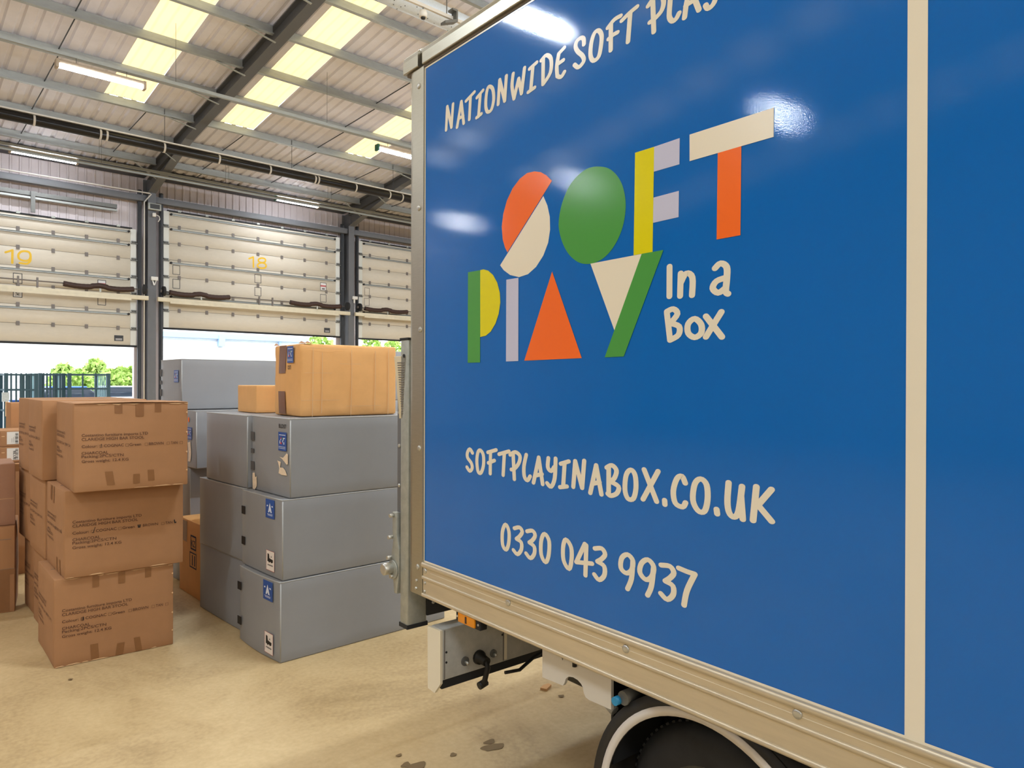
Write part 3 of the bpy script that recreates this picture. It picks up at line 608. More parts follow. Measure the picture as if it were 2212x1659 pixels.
line('painted_digit', 'cream brush digit %s of the phone number', [
 ('0', [(o_, (346, 592), (368, 640), (366, 720), (348, 760), (326, 725), (325, 640))]),
 ('3', [(l, (404, 618), (438, 612), (456, 640), (440, 670), (418, 688)), (l, (418, 688), (450, 712), (450, 760), (424, 790), (398, 762))]),
 ('3', [(l, (488, 638), (524, 634), (542, 664), (526, 695), (503, 712)), (l, (503, 712), (536, 740), (536, 788), (510, 816), (482, 784))]),
 ('0', [(o_, (606, 655), (635, 705), (631, 800), (610, 843), (582, 790), (583, 695))]),
 ('0', [(o_, (746, 692), (781, 745), (783, 830), (766, 888), (731, 830), (728, 740))]),
 ('4', [(l, (872, 722), (815, 842)), (l, (815, 842), (920, 852)), (l, (882, 730), (876, 930))]),
 ('3', [(l, (938, 752), (984, 752), (1006, 790), (985, 820), (955, 838)), (l, (955, 838), (1000, 870), (1001, 930), (966, 960), (935, 924))]),
 ('9', [(o_, (1155, 792), (1190, 832), (1182, 895), (1146, 915), (1111, 880), (1117, 815)), (l, (1190, 840), (1182, 950), (1155, 1020))]),
 ('9', [(o_, (1290, 826), (1328, 872), (1316, 938), (1276, 958), (1237, 910), (1248, 850)), (l, (1328, 880), (1314, 1000), (1288, 1062))]),
 ('3', [(l, (1378, 862), (1436, 870), (1462, 912), (1440, 945), (1405, 968)), (l, (1405, 968), (1456, 1000), (1458, 1058), (1418, 1090), (1376, 1050))]),
 ('7', [(l, (1495, 882), (1550, 905), (1602, 922)), (l, (1602, 922), (1550, 1030), (1530, 1128))]),
], 3.072, 980, 940, .0098, .0070)
line('painted_letter', 'cream letter %s of the small words beside the logo', [
 ('I', [(l, (1335, 1018), (1334, 1202))]),
 ('n', [(l, (1404, 1060), (1400, 1200)), (l, (1404, 1120), (1438, 1060), (1476, 1085), (1474, 1195))]),
 ('a', [(l, (1616, 1028), (1650, 998), (1688, 1022), (1688, 1100), (1682, 1170), (1696, 1186)), (l, (1688, 1085), (1625, 1108), (1602, 1152), (1636, 1180), (1680, 1150))]),
 ('B', [(l, (1318, 1300), (1338, 1470)), (l, (1318, 1296), (1358, 1280), (1384, 1310), (1342, 1366)), (l, (1342, 1368), (1394, 1388), (1390, 1440), (1338, 1472))]),
 ('o', [(o_, (1490, 1340), (1530, 1375), (1530, 1428), (1490, 1455), (1450, 1428), (1450, 1372))]),
 ('x', [(l, (1560, 1325), (1658, 1452)), (l, (1655, 1298), (1560, 1452))]),
], 2.86, 980, 220, .0104, .0078)
LG = [('orange', [(608, 488), (575, 455), (540, 435), (500, 430), (455, 440), (410, 475), (365, 535), (330, 610), (308, 690), (298, 770), (304, 850), (318, 900), (333, 930)]),
 ('cream', [(555, 582), (580, 640), (595, 710), (597, 790), (585, 870), (555, 950), (510, 1020), (460, 1065), (405, 1083), (350, 1070), (310, 1040), (288, 1010)]),
 ('green', [(900, 400), (960, 412), (1010, 455), (1045, 520), (1063, 610), (1060, 700), (1040, 790), (1005, 870), (955, 940), (895, 985), (830, 1002), (770, 990), (715, 945), (675, 875), (652, 790), (652, 720), (670, 630), (705, 540), (750, 475), (805, 425), (850, 405)]),
 ('yellow', [(1122, 315), (1240, 278), (1230, 927), (1113, 948)]), ('lavender', [(1240, 278), (1398, 224), (1396, 386), (1238, 432)]), ('lavender', [(1236, 592), (1393, 550), (1391, 712), (1233, 748)]),
 ('cream', [(1459, 203), (1980, 36), (1978, 217), (1459, 367)]), ('orange', [(1633, 317), (1779, 274), (1773, 824), (1626, 851)]),
 ('green', [(90, 1053), (166, 1040), (165, 1610), (88, 1612)]), ('yellow', [(166, 1040), (185, 1035), (215, 1043), (245, 1070), (270, 1115), (287, 1180), (290, 1240), (280, 1310), (260, 1370), (230, 1420), (200, 1445), (166, 1453)]),
 ('lavender', [(327, 1099), (402, 1087), (401, 1601), (325, 1604)]), ('orange', [(610, 1048), (793, 1583), (438, 1599)]),
 ('cream', [(847, 1000), (1163, 940), (995, 1412)]), ('green', [(1163, 940), (1298, 915), (1053, 1573), (935, 1578)])]
for i, (c, pts) in enumerate(LG):
    P_ = [trk(980+x/2.86, 220+y/2.86) for x, y in pts]
    if len(P_) > 10 and c == 'green': P_ = cr(P_, True)
    m = MB(); poly(m, SF, list(reversed(P_)), .0008+.00006*i); m.build('logo_shape', c, panel)['label'] = c + ' block of the painted logo'
# ---- tail lift at the rear
m = MB().box((-.2, .0, .565), (-.135, .1, 1.838)); tp = m.build('tail_lift_column', 'galv', TRK, bevel=.006)
MB().box((-.203, -.003, 1.836), (-.132, .103, 1.845)).build('column_cap', 'rubber', tp); MB().box((-.203, -.003, .557), (-.132, .103, .575)).build('column_foot', 'rubber', tp)
for z in (1.2, 1.115, 1.02, .975, .93): MB().dome((-.2, .015, z+.02), (-1, -.6, 0), .009, .01).build('bolt', 'zinc', tp)
MB().tube([(-.168, -.004, 1.765), (-.168, .01, 1.765)], .008, 10).build('column_hole', 'rubber', tp)
m = MB().box((-.262, .02, .99), (-.215, .06, 1.66)); pl_ = m.build('tail_lift_platform', 'steel', TRK, bevel=.003)
MB().box((-.215, .03, .9), (-.2, 1.9, 1.6)).build('platform_deck', 'galv_dark', TRK)
for z in (1.62, 1.51, 1.36, 1.18): MB().dome((-.238, .02, z), (0, -1, 0), .009, .008).build('bolt', 'zinc', pl_)
# cream louvred wedge at the platform top
m = MB(); m.prism([(-.258, 1.765), (-.148, 1.765), (-.18, 1.485), (-.212, 1.485)], Fr((0, .0, 0), (1, 0, 0), (0, 0, 1)), -.09, .0)
wd = m.build('louvred_end_piece', 'vent', TRK, bevel=.002)
for k in range(22):
    z = 1.733-k*.0108; a = -.226+k*.00185
    MB().box((a, -.002, z), (a+.06-k*.0024, .002, z+.0042)).build('louvre_slot', 'seam', wd)
# pivot mechanism
m = MB(); m.prism([(-.262, 1.06), (-.225, 1.06), (-.225, .96), (-.205, .9), (-.205, .82), (-.212, .76), (-.222, .695), (-.245, .695), (-.262, .79), (-.27, .87), (-.255, .93), (-.262, .98)], Fr((0, .0, 0), (1, 0, 0), (0, 0, 1)), -.02, .004)
pv = m.build('pivot_arm', 'galv', TRK, bevel=.002)
MB().tube([(-.262, .02, .805), (-.262, -.05, .805), (-.262, -.054, .805)], [.027, .027, .022], 18).build('pivot_pin', 'zinc', pv); MB().tube([(-.25, -.004, .80), (-.25, -.012, .80)], .042, 20).build('pivot_washer', 'galv', pv)
for a, z in ((-.25, 1.045), (-.262, .945), (-.272, .85), (-.246, .772)): MB().tube([(a, 0, z), (a, -.026, z)], .0085, 8).build('bolt', 'zinc', pv)
# under the body
MB().box((-.165, .1, .6), (-.13, 2.0, .75)).build('cross_beam', 'dark', TRK)
for y, z in ((.13, .655), (.17, .66), (.33, .7), (.33, .67)): MB().dome((-.13, y, z), (1, 0, 0), .008, .008).build('bolt', 'zinc', TRK)
def trkx(px, py, xp):
    d = ray(px, py); o = TP + TX*xp; p = O + d*((o-O).dot(TX)/d.dot(TX)); q = p-TP; return (q.dot(TY), p.z)
m = MB(); ends = [trk(px, py, -.05) for px, py in ((923.5, 1352), (951, 1363), (951, 1478), (938.5, 1497), (924, 1486))]
ends = [(a, z) for a, z in ends]
m.prism([(a, z) for a, z in reversed(ends)], Fr((0, .05, 0), (1, 0, 0), (0, 0, 1)), -.012, 0); bd = m.build('bumper_end_cap', 'boardend', TRK)
xf_ = .05
m = MB().box((-.035, .06, .375), (xf_, 2.0, .592)); bb = m.build('bumper_board', 'boardface', TRK, bevel=.004)
MB().box((-.03, .065, .335), (xf_-.01, 2.0, .377)).build('bumper_channel', 'rubber', TRK)
for px in (960, 1087):
    y, z = trkx(px, 1420, xf_); MB().box((xf_, y-.002, .38), (xf_+.002, y+.002, .588)).build('board_seam', 'seam', bb)
y, _ = trkx(1089, 1420, xf_); MB().box((xf_, y, .385), (xf_+.006, y+.012, .59)).build('edge_strip', 'boardend', bb)
for px, py, r in ((1004, 1428, .02), (1065, 1411, .018)):
    y, z = trkx(px, py, xf_); MB().tube([(xf_, y, z), (xf_+.006, y, z)], r, 14).build('washer', 'galv_dark', bb); MB().tube([(xf_, y, z), (xf_+.03, y, z-.004)], .007, 8).build('bolt', 'zinc', bb)
for px, py in ((964, 1409), (964, 1431), (1085, 1371)):
    y, z = trkx(px, py, xf_); MB().tube([(xf_-.002, y, z), (xf_+.002, y, z)], .005, 8).build('screw_hole', 'rubber', bb)
y, z = trkx(1034, 1419, xf_)
pg = MB().tube([(xf_, y, z), (xf_+.015, y, z), (xf_+.016, y, z), (xf_+.06, y, z-.005)], [.032, .03, .022, .02], 14).build('electrical_plug', 'black', TRK)
MB().tube([(xf_+.05, y, z), (xf_+.06, y+.005, z-.03), (xf_+.045, y, z-.09), (xf_+.03, y-.01, z-.115)], .012, 10).build('plug_cable', 'black', pg); MB().tube([(xf_+.03, y+.02, z-.105), (xf_+.03, y-.02, z-.115)], .017, 8).build('cable_clip', 'black', pg)
a, za = trkx(1085, 1450, xf_); c_, zc = trkx(1168, 1400, xf_)
MB().tube([(xf_+.02, a, za), (xf_+.03, (a*2+c_)/3, za-.004), (xf_+.03, (a+2*c_)/3, za+.03), (xf_+.03, c_, zc), (xf_+.04, c_+.02, zc+.08)], .008, 8).build('loose_cable', 'black', TRK)
# amber side marker
mk = MB().box((.238, .0, .695), (.4, .035, .74)).build('side_marker_lamp', 'rubber', TRK, bevel=.004)
MB().box((.262, -.008, .699), (.372, .002, .737)).build('amber_lens', 'amber', mk, bevel=.003)
MB().box((.312, -.0095, .705), (.322, -.006, .731)).build('lens_divider', 'rust', mk)
for a in (.249, .388): MB().dome((a, 0, .716), (0, -1, 0), .005, .003).build('screw', 'zinc', mk)
# white cut-out chassis plate
bp_ = [(1171, 1385), (1171.5, 1463), (1216, 1481), (1219.5, 1475), (1222, 1466), (1228, 1461.5), (1238, 1463), (1248, 1469), (1255, 1477), (1259, 1485), (1261, 1497), (1265, 1506), (1272, 1512), (1295, 1522), (1320, 1533), (1321, 1440)]
pp = [trk(x, y, -.05) for x, y in bp_]; pp[0] = (pp[1][0], .76); pp[-1] = (pp[-2][0], .76)
m = MB(); m.prism(list(pp), Fr((0, .05, 0), (1, 0, 0), (0, 0, 1)), -.012, 0); cp = m.build('chassis_plate', 'bracket', TRK)
m = MB(); a, z = trk(1243, 1434, -.05); m.tube([(a, .046, z+.02), (a, .046, z-.008)], .008, 10); m.build('plate_slot', 'black', cp)
m = MB(); a, z = trk(1216, 1423, -.05); poly(m, Fr((0, .049, 0), (1, 0, 0), (0, 0, 1)), [(a-.006, z+.004), (a, z-.006), (a+.006, z+.006)], .001); m.build('plate_chip', 'galv_dark', cp)
m = MB().tube([trk(1284, 1512, -.06)[:1] + (.08, .625), (1.02, .08, .59)], .016, 8); m.build('plate_lower_lip', 'boardface', cp)
q0, q1 = trk(1216, 1466, -.22), trk(1272, 1494, -.22); MB().box((q0[0], .22, q1[1]), (q1[0]+.1, .36, q0[1]+.06)).build('silencer', 'black', TRK, bevel=.012)
MB().box((.985, .1, .40), (.995, .4, .74)).build('mud_flap', 'rubber', TRK)
# chassis, axle, wheels
m = MB()
for y in (.62, 1.42): m.box((.05, y, .5), (LB, y+.07, .7))
for x in (.3, .9, 1.9, 2.8): m.box((x, .3, .62), (x+.06, 1.8, .74))
m.build('chassis_frame', 'dark', TRK)
cap = trk(1328.5, 1515, -.03); q = (cap[0]+.02, cap[1]+.012)
MB().tube([(q[0], .12, q[1]), (q[0], .045, q[1])], .022, 14).build('filler_neck', 'galv_dark', TRK); MB().tube([(cap[0], .06, cap[1]), (cap[0], .028, cap[1])], [.014, .0135], 16).build('filler_cap', 'cyan', TRK)
WC = (1.36, .323)
def wheel(yo, s):
    prof = [(.20, .0), (.245, -.012), (.29, -.006), (.315, .012), (.323, .03), (.323, .17), (.315, .188), (.29, .206), (.2, .2)]
    N = 56; m = MB(); vs = []
    for k in range(N):
        t = 2*PI*k/N
        for r, y in prof: vs.append((WC[0]+r*math.cos(t), yo+y*s, WC[1]+r*math.sin(t)))
    n = len(prof); m.add(vs, [(k*n+i, k*n+i+1, ((k+1) % N)*n+i+1, ((k+1) % N)*n+i) for k in range(N) for i in range(n-1)], True)
    ty = m.build('tyre', 'tyre', TRK)
    m = MB()
    for k in range(72):
        t = 2*PI*k/72
        m.bar((WC[0]+.319*math.cos(t), yo+.02*s, WC[1]+.319*math.sin(t)), (WC[0]+.322*math.cos(t+.05), yo+.18*s, WC[1]+.322*math.sin(t+.05)), .012, .012, (math.cos(t), 0, math.sin(t)))
    m.build('tread_block', 'tyre', ty, kind='stuff')
    m = MB(); vs = []
    for r, y in ((.2, .02), (.19, .05), (.12, .07), (.06, .03), (.03, .03)):
        for k in range(24): vs.append((WC[0]+r*math.cos(2*PI*k/24), yo+y*s, WC[1]+r*math.sin(2*PI*k/24)))
    m.add(vs, [(i*24+k, i*24+(k+1) % 24, (i+1)*24+(k+1) % 24, (i+1)*24+k) for i in range(4) for k in range(24)] + [tuple(range(96, 120))], True); m.build('wheel_rim', 'galv_dark', ty)
wheel(.13, 1); wheel(1.97, -1)
MB().tube([(WC[0], .2, WC[1]), (WC[0], 1.9, WC[1])], .05, 12).build('axle', 'dark', TRK)
def arch(r0, r1, y0, y1, m_, name, par, c=(1.378, .322), a0=-.12, a1=PI+.12):
    m = MB(); N = 40; vs = []
    for k in range(N+1):
        t = a0+(a1-a0)*k/N
        for r, y in ((r0, y0), (r1, y0), (r1, y1), (r0, y1)): vs.append((c[0]+r*math.cos(t), y, c[1]+r*math.sin(t)))
    m.add(vs, [(k*4+i, k*4+(i+1) % 4, (k+1)*4+(i+1) % 4, (k+1)*4+i) for k in range(N) for i in range(4)], True)
    return m.build(name, m_, par)
g = arch(.368, .43, .052, .058, 'guard', 'mudguard', TRK); arch(.418, .43, .055, .36, 'guard', 'mudguard_crown', g); arch(.369, .396, .0495, .053, 'whiteband', 'white_band', g); arch(.34, .425, .35, .36, 'guard', 'mudguard_back', g)
arch(.368, .43, 2.05, 2.056, 'guard', 'far_mudguard', TRK)
m = MB(); a, z = trk(1454, 1556, -.06); poly(m, Fr((0, .2, 0), (1, 0, 0), (0, 0, 1)), [(a-.012, z-.008), (a+.014, z-.004), (a, z+.014)]); m.build('arch_tag', 'boardend', TRK)
# wood chip on the floor
p = onz(1180, 1487, 0)
t = thing('wood_chip', 'broken splinter of wood on the floor under the truck', 'wood chip', p, .5); MB().prism([(-.035, -.012), (.03, -.02), (.04, 0), (.01, .02), (-.03, .025)], Fr((0, 0, 0), (1, 0, 0), (0, 1, 0)), 0, .012).build('splinter', 'chip', t)
# ------------------------------------------------------------------ cartons
def noise2(a, b_): return math.sin(a*3.1+b_*1.7)*.5+math.sin(a*7.3-b_*4.1+1)*.3+math.sin(b_*9.7+a*2.2+2)*.2
def carton(label, P_, w_, d_, h_, yaw, m_='card2', bulge=.003, group=None, rough=.0015, seed=0, rnd=.006, name='carton', sk=0.0):
    t = thing(name, label, 'box', P_, math.radians(yaw), group)
    bm = bmesh.new(); bmesh.ops.create_cube(bm, size=1)
    bmesh.ops.scale(bm, vec=(w_, d_, h_), verts=bm.verts); bmesh.ops.translate(bm, vec=(w_/2, d_/2, h_/2), verts=bm.verts)
    bmesh.ops.bevel(bm, geom=bm.edges[:], offset=rnd, segments=2, profile=.5, affect='EDGES')
    bmesh.ops.subdivide_edges(bm, edges=[e for e in bm.edges if e.calc_length() > .08], cuts=9, use_grid_fill=True)
    for v in bm.verts:
        a, b_, c = v.co.x/w_, v.co.y/d_, v.co.z/h_; s = lambda q: math.sin(PI*min(1, max(0, q)))
        v.co += Vector(((-1 if a < .01 else 1 if a > .99 else 0)*bulge*s(b_)*s(c), (-1 if b_ < .01 else 1 if b_ > .99 else 0)*bulge*s(a)*s(c), 0))
        k = rough*noise2((v.co.x+seed)*9, (v.co.z+v.co.y+seed)*8)
        if a < .01: v.co.x += k
        if b_ < .01: v.co.y += k
        if a > .99 or c > .99: v.co.z -= abs(k)*1.5*s(a)*s(b_)
    SK = math.tan(math.radians(sk))
    for v in bm.verts: v.co.x -= SK*v.co.y
    me = bpy.data.meshes.new('carton_body'); bm.to_mesh(me); bm.free(); me.materials.append(M[m_])
    for p in me.polygons: p.use_smooth = True
    if hasattr(me, 'set_sharp_from_angle'): me.set_sharp_from_angle(angle=.7)
    o = bpy.data.objects.new('carton_body', me); COL.objects.link(o); o.parent = t
    front = Fr((0, 0, 0), (1, 0, 0), (0, 0, 1)); left = Fr((-SK*d_, d_, 0), (SK, -1, 0), (0, 0, 1))
    sf = lambda a, b_: bulge*math.sin(PI*min(1, max(0, a/w_)))*math.sin(PI*min(1, max(0, b_/h_)))+rough
    sl = lambda a, b_: bulge*math.sin(PI*min(1, max(0, a/d_)))*math.sin(PI*min(1, max(0, b_/h_)))+rough
    return t, front, left, sf, sl
def stool_print(t, fr, sag, wide, h_, x0, k, variant=0):
    top = h_-.172*k; S = .000568*k*wide
    def put(s, zx, zw, row, hh=.0165, name='printed_line'):
        m = MB(); text(m, s, fr, x0+zx*S, top-row*k, zw*S, hh*k, .0008, sag); m.build(name, 'ink', t)
    put('Costantino furniture imports LTD', 0, 603, .017); put('CLARIDGE HIGH BAR STOOL', 0, 568, .040)
    for w_, zx, zw in (('Colour:', 0, 138), ('COGNAC', 196, 180), ('Green', 428, 110), ('BROWN', 613, 142), ('TAN', 826, 67)): put(w_, zx, zw, .0805, name='printed_word')
    put('CHARCOAL', 0, 235, .1187); put('Packing:2PCS/CTN', 0, 375, .138); put('Gross weight: 12.4 KG', 0, 420, .165)
    for zx in (155, 392, 573, 786, 916):
        if variant == 1 and zx in (573, 916): continue
        m = MB(); frame(m, fr, x0+zx*S, top-.083*k, x0+(zx+29)*S, top-.0665*k, .0012, .0008, sag); m.build('tick_box', 'ink', t)
    def dash(p, q, w_):
        m = MB(); d = (q[0]-p[0], q[1]-p[1]); L = math.hypot(*d); n = (-d[1]/L*w_, d[0]/L*w_)
        m.add([fr(x, y, .0012+sag(x, y)) for x, y in ((p[0]-n[0], p[1]-n[1]), (q[0]-n[0], q[1]-n[1]), (q[0]+n[0], q[1]+n[1]), (p[0]+n[0], p[1]+n[1]))], [(0, 1, 2, 3)])
        m.build('pen_mark', 'pen', t)
    cx = x0+169*S
    if variant == 0: dash((cx, top-.084*k), (cx+.003, top-.062*k), .0014)
    if variant == 1:
        dash((cx-.002, top-.08*k), (cx+.002, top-.084*k), .0012); dash((cx+.002, top-.084*k), (cx+.014, top-.05*k), .0014)
        for dx in (0, .004, .008): dash((x0+573*S+dx, top-.083*k), (x0+573*S+dx*1.8-.003, top-.064*k), .0022)
        dash((x0+916*S, top-.08*k), (x0+916*S-.003, top-.058*k), .003); dash((x0+922*S, top-.08*k), (x0+928*S, top-.072*k), .003)
    if variant == 2: dash((cx-.004, top-.084*k), (cx-.002, top-.064*k), .0011); dash((cx+.002, top-.086*k), (cx+.004, top-.06*k), .0014); dash((cx+.006, top-.084*k), (cx+.006, top-.066*k), .0011)
def tapes(t, fr, sag, lst, m_='tape'):
    for a0, b0, a1, b1, sk in lst:
        m = MB(); rect(m, fr, a0, b0, a1, b1, .0006, sag, 2, 3, sk); m.build('tape_strip', m_, t)
def torn(t, fr, sag, w_, h_, seed, bottom=True):
    rnd = random.Random(seed)
    for b_, sg in ((h_-.004, -1),) + (((.004, 1),) if bottom else ()):
        a = .0
        while a < w_:
            L = rnd.uniform(.03, .11)
            if rnd.random() < .5: m = MB(); m.add([fr(x, y, .0012+sag(x, y)) for x, y in ((a, b_), (min(w_, a+L), b_), (min(w_, a+L*.7), b_+sg*rnd.uniform(.002, .008)), (a+L*.2, b_+sg*rnd.uniform(.002, .007)))], [(0, 1, 2, 3) if sg > 0 else (3, 2, 1, 0)]); m.build('frayed_edge', 'cardedge', t)
            a += L
GS = 'bar stool cartons'
def stool(label, P_, w_, d_, h_, yaw, variant, tp_top, tp_bot, seed, front=True, side=True):
    t, fr, lf, sf, sl = carton(label, P_, w_, d_, h_, yaw, 'card2', .003, GS, seed=seed, sk=3.0)
    if front: stool_print(t, fr, sf, w_/.605, h_, .038, h_/.505, variant); tapes(t, fr, sf, tp_top+tp_bot); torn(t, fr, sf, w_, h_, seed)
    if side: stool_print(t, lf, sl, d_/.605*.93, h_, .03, h_/.505, 0 if variant != 1 else 1)
    m = MB(); m.box((.01, d_/2-.002, h_-.001), (w_-.03, d_/2+.002, h_+.001)); m.build('flap_seam', 'seam', t)
    m = MB()
    for z in (.09, .2, .32, .44):
        if seed != 2: m.prism([(w_-.012, z*h_/.5), (w_-.004, z*h_/.5+.006), (w_-.001, z*h_/.5), (w_-.005, z*h_/.5-.007)], fr, .0, .0035)
    if seed != 2 and front: m.build('staple_dent', 'cardedge', t)
    return t, fr, lf, sf, sl
C3 = stool('bottom bar stool carton of the front stack, standing on the floor', (.814, 4.768, 0), .632, .575, .508, -4.2, 2,
      [(.19, .435, .225, .502, 0), (.325, .435, .362, .502, 0), (.47, .445, .505, .502, 0)], [(.185, .005, .225, .1, -.006), (.31, .005, .35, .075, .01), (.42, .005, .455, .09, -.012)], 1)
C2 = stool('middle bar stool carton of the front stack, with four pen ticks', (.861, 4.744, .509), .637, .565, .506, -3.6, 1, [], [], 2)
tapes(C2[0], C2[2], C2[4], [(.14, .41, .19, .5, 0), (.23, .4, .27, .5, 0), (.33, .005, .36, .09, 0), (.42, .005, .45, .09, 0)])
C1 = stool('topmost bar stool carton of the front stack, seen against the loading door', (.884, 4.63, 1.016), .600, .635, .505, -5.4, 0,
      [(.203, .445, .243, .502, 0), (.313, .425, .355, .502, 0), (.415, .447, .45, .502, 0)], [(.165, .03, .205, .11, -.012), (.3, .03, .335, .085, 0), (.38, .04, .415, .105, -.004)], 3)
m = MB(); m.add([(.0, -.006, .505), (.3, -.008, .512), (.6, -.004, .507), (.6, .3, .508), (0, .3, .508), (0, -.006, .503), (.3, -.008, .509), (.6, -.004, .504)], [(0, 1, 2, 3, 4), (5, 6, 1, 0), (6, 7, 2, 1)]); m.build('top_flap', 'card2', C1[0])
for lab, P_, d_, h_, sd in (('topmost bar stool carton behind the front stack, its corner beside the topmost front carton', (.842, 5.31, 1.018), .50, .508, 4), ('middle carton of the second bar stool stack', (.862, 5.345, .51), .55, .504, 5), ('bottom carton of the second bar stool stack, against the front bottom carton', (.885, 5.36, 0), .53, .508, 6)):
    stool(lab, P_, .6, d_, h_, -3, 0, [], [], sd, front=False)
for lab, P_, d_, h_, sd in (('topmost bar stool carton of the rearmost stack, half hidden', (.862, 5.86, 1.018), .45, .506, 7), ('middle carton of the rearmost bar stool stack, in shadow', (.88, 5.92, .51), .5, .504, 8), ('bottom carton of the rearmost bar stool stack, in the dark gap', (.9, 5.92, 0), .4, .508, 9)):
    stool(lab, P_, .6, d_, h_, -2, 0, [], [], sd, front=False)
# leftmost stack and the labelled cartons behind it
t, fr, lf, sf, sl = carton('large plain carton on the floor at the left edge', (.82-.72, 6.27, 0), .72, .5, .612, -9.9, 'card2', .012, None, seed=11)
tapes(t, fr, sf, [(.5, .27, .72, .31, 0), (.02, .27, .5, .3, 0), (.6, .01, .69, .27, 0)])
m = MB(); rect(m, fr, .0, .52, .7, .523, .001, sf, 6, 1); rect(m, fr, .0, .31, .72, .312, .001, sf, 6, 1); m.build('flap_seam', 'seam', t)
t, fr, lf, sf, sl = carton('pinkish plain carton resting on the large carton at the left edge', (.83-.7, 6.24, .614), .69, .45, .44, -4, 'card3', .008, None, seed=12)
m = MB(); rect(m, fr, .0, .19, .68, .193, .001, sf, 6, 1); m.build('flap_seam', 'cardedge', t)
t, fr, lf, sf, sl = carton('brown carton behind the pinkish carton, carrying the labelled cartons', (.55, 7.32, 0), .62, .8, .945, -2, 'card2', .004, None, seed=13); tapes(t, fr, sf, [(.3, .88, .45, .94, 0)])
GL = 'flat cartons with white labels'
for lab, z, hh, tx, sd in (('flat carton with a white label reading BLUE', .948, .135, 'BLUE', 14), ('flat carton with a faint white label, on top of the one labelled BLUE', 1.085, .24-.002-.10, '', 15)):
    t, fr, lf, sf, sl = carton(lab, (.872, 7.40, z), .5, .4, hh, -1, 'card2', .001, GL, seed=sd)
    o = MB(); rect(o, fr, .045, .02, .24, hh-.012, .0015); lb = o.build('paper_label', 'label', t)
    m = MB()
    if tx: text(m, tx, fr, .09, .098, .075, .018, .003, None, -90)
    else:
        for k in range(4): rect(m, fr, .085-.012*k+.03, .035, .0865-.012*k+.03, .1-.01*k, .003)
    for k in range(9): rect(m, fr, .105, .025+.0105*k, .125, .025+.0105*k+(.003, .006, .004)[k % 3], .003)
    m.build('label_print', 'pen', lb)
    m = MB(); rect(m, fr, .008, hh*.62, .03, hh*.62+.006, .001); m.build('pale_print', 'cardedge', t)
carton('narrow brown carton standing behind the labelled cartons', (1.0, 7.83, .948), .35, .3, .5, 0, 'card', .001, None, seed=16)
# ------------------------------------------------------------------ grey sheet boxes
def logo_sticker(t, fr, a, b_, w_, h_, star=False):
    o = MB(); rect(o, fr, a, b_, a+w_, b_+h_, .0015); s = o.build('blue_sticker', 'stick', t)
    R_ = lambda m, x0, y0, x1, y1: rect(m, fr, a+w_*x0, b_+h_*y0, a+w_*x1, b_+h_*y1, .0022)
    Q_ = lambda m, pts: poly(m, fr, [(a+w_*x, b_+h_*y) for x, y in pts], .0024)
    if star:
        m = MB(); Q_(m, [(.3, .3), (.42, .3), (.5, .42), (.58, .3), (.72, .3), (.6, .58), (.5, .82), (.4, .58)]); Q_(m, [(.14, .6), (.3, .62), (.28, .69), (.16, .68)]); Q_(m, [(.68, .62), (.84, .6), (.82, .68), (.7, .69)])
        R_(m, .2, .2, .8, .225); R_(m, .25, .14, .78, .165); m.build('sticker_star', 'stickw', s)
        m = MB(); R_(m, .44, .52, .56, .6); m.build('sticker_mark', 'stickr', s)
    else:
        m = MB(); R_(m, .12, .83, .88, .865); R_(m, .05, .2, .88, .225); R_(m, .05, .12, .88, .145); Q_(m, [(.18, .38), (.26, .38), (.26, .56), (.4, .62), (.36, .66), (.18, .52)])
        Q_(m, [(.6, .7), (.84, .7), (.84, .66), (.68, .66), (.66, .55), (.6, .55)]); Q_(m, [(.5, .56), (.6, .56), (.55, .4)]); R_(m, .64, .36, .76, .42); R_(m, .64, .45, .76, .48); m.build('sticker_logo', 'stickw', s)
        m = MB(); Q_(m, [(.28, .64), (.42, .64), (.36, .76)]); Q_(m, [(.24, .36), (.46, .36), (.36, .5)]); m.build('sticker_mark', 'stickr', s)
        m = MB(); Q_(m, [(.5, .62), (.58, .62), (.58, .72), (.5, .72)]); m.build('sticker_mark', 'stickg', s)
def stamp(t, fr, a, b_, w_, h_):
    pts = []; n = 16
    for k in range(n): pts.append((a+(.0 if k % 2 else .0025), b_+h_*k/n))
    pts += [(a, b_+h_), (a+w_, b_+h_)]
    for k in range(n): pts.append((a+w_-(.0 if k % 2 else .0025), b_+h_-h_*k/n))
    pts += [(a+w_, b_)]
    m = MB(); poly(m, fr, list(reversed(pts)), .0013); s = m.build('stamp_label', 'stamp', t)
    m = MB(); frame(m, fr, a, b_, a+w_, b_+h_, .002, .0016); m.build('stamp_border', 'stampr', s)
    m = MB(); Q_ = lambda pts: poly(m, fr, [(a+w_*x, b_+h_*y) for x, y in pts], .002)
    Q_([(.16, .44), (.82, .44), (.84, .58), (.62, .6), (.4, .62), (.36, .82), (.18, .84)]); Q_([(.3, .4), (.45, .4), (.45, .46), (.3, .46)]); Q_([(.6, .41), (.74, .41), (.74, .46), (.6, .46)]); Q_([(.56, .68), (.68, .68), (.64, .78)])
    for k in range(5): x = .2+.13*k; rect(m, fr, a+w_*x, b_+h_*.24, a+w_*(x+.08), b_+h_*.31, .002)
    m.build('stamp_print', 'pen', s)
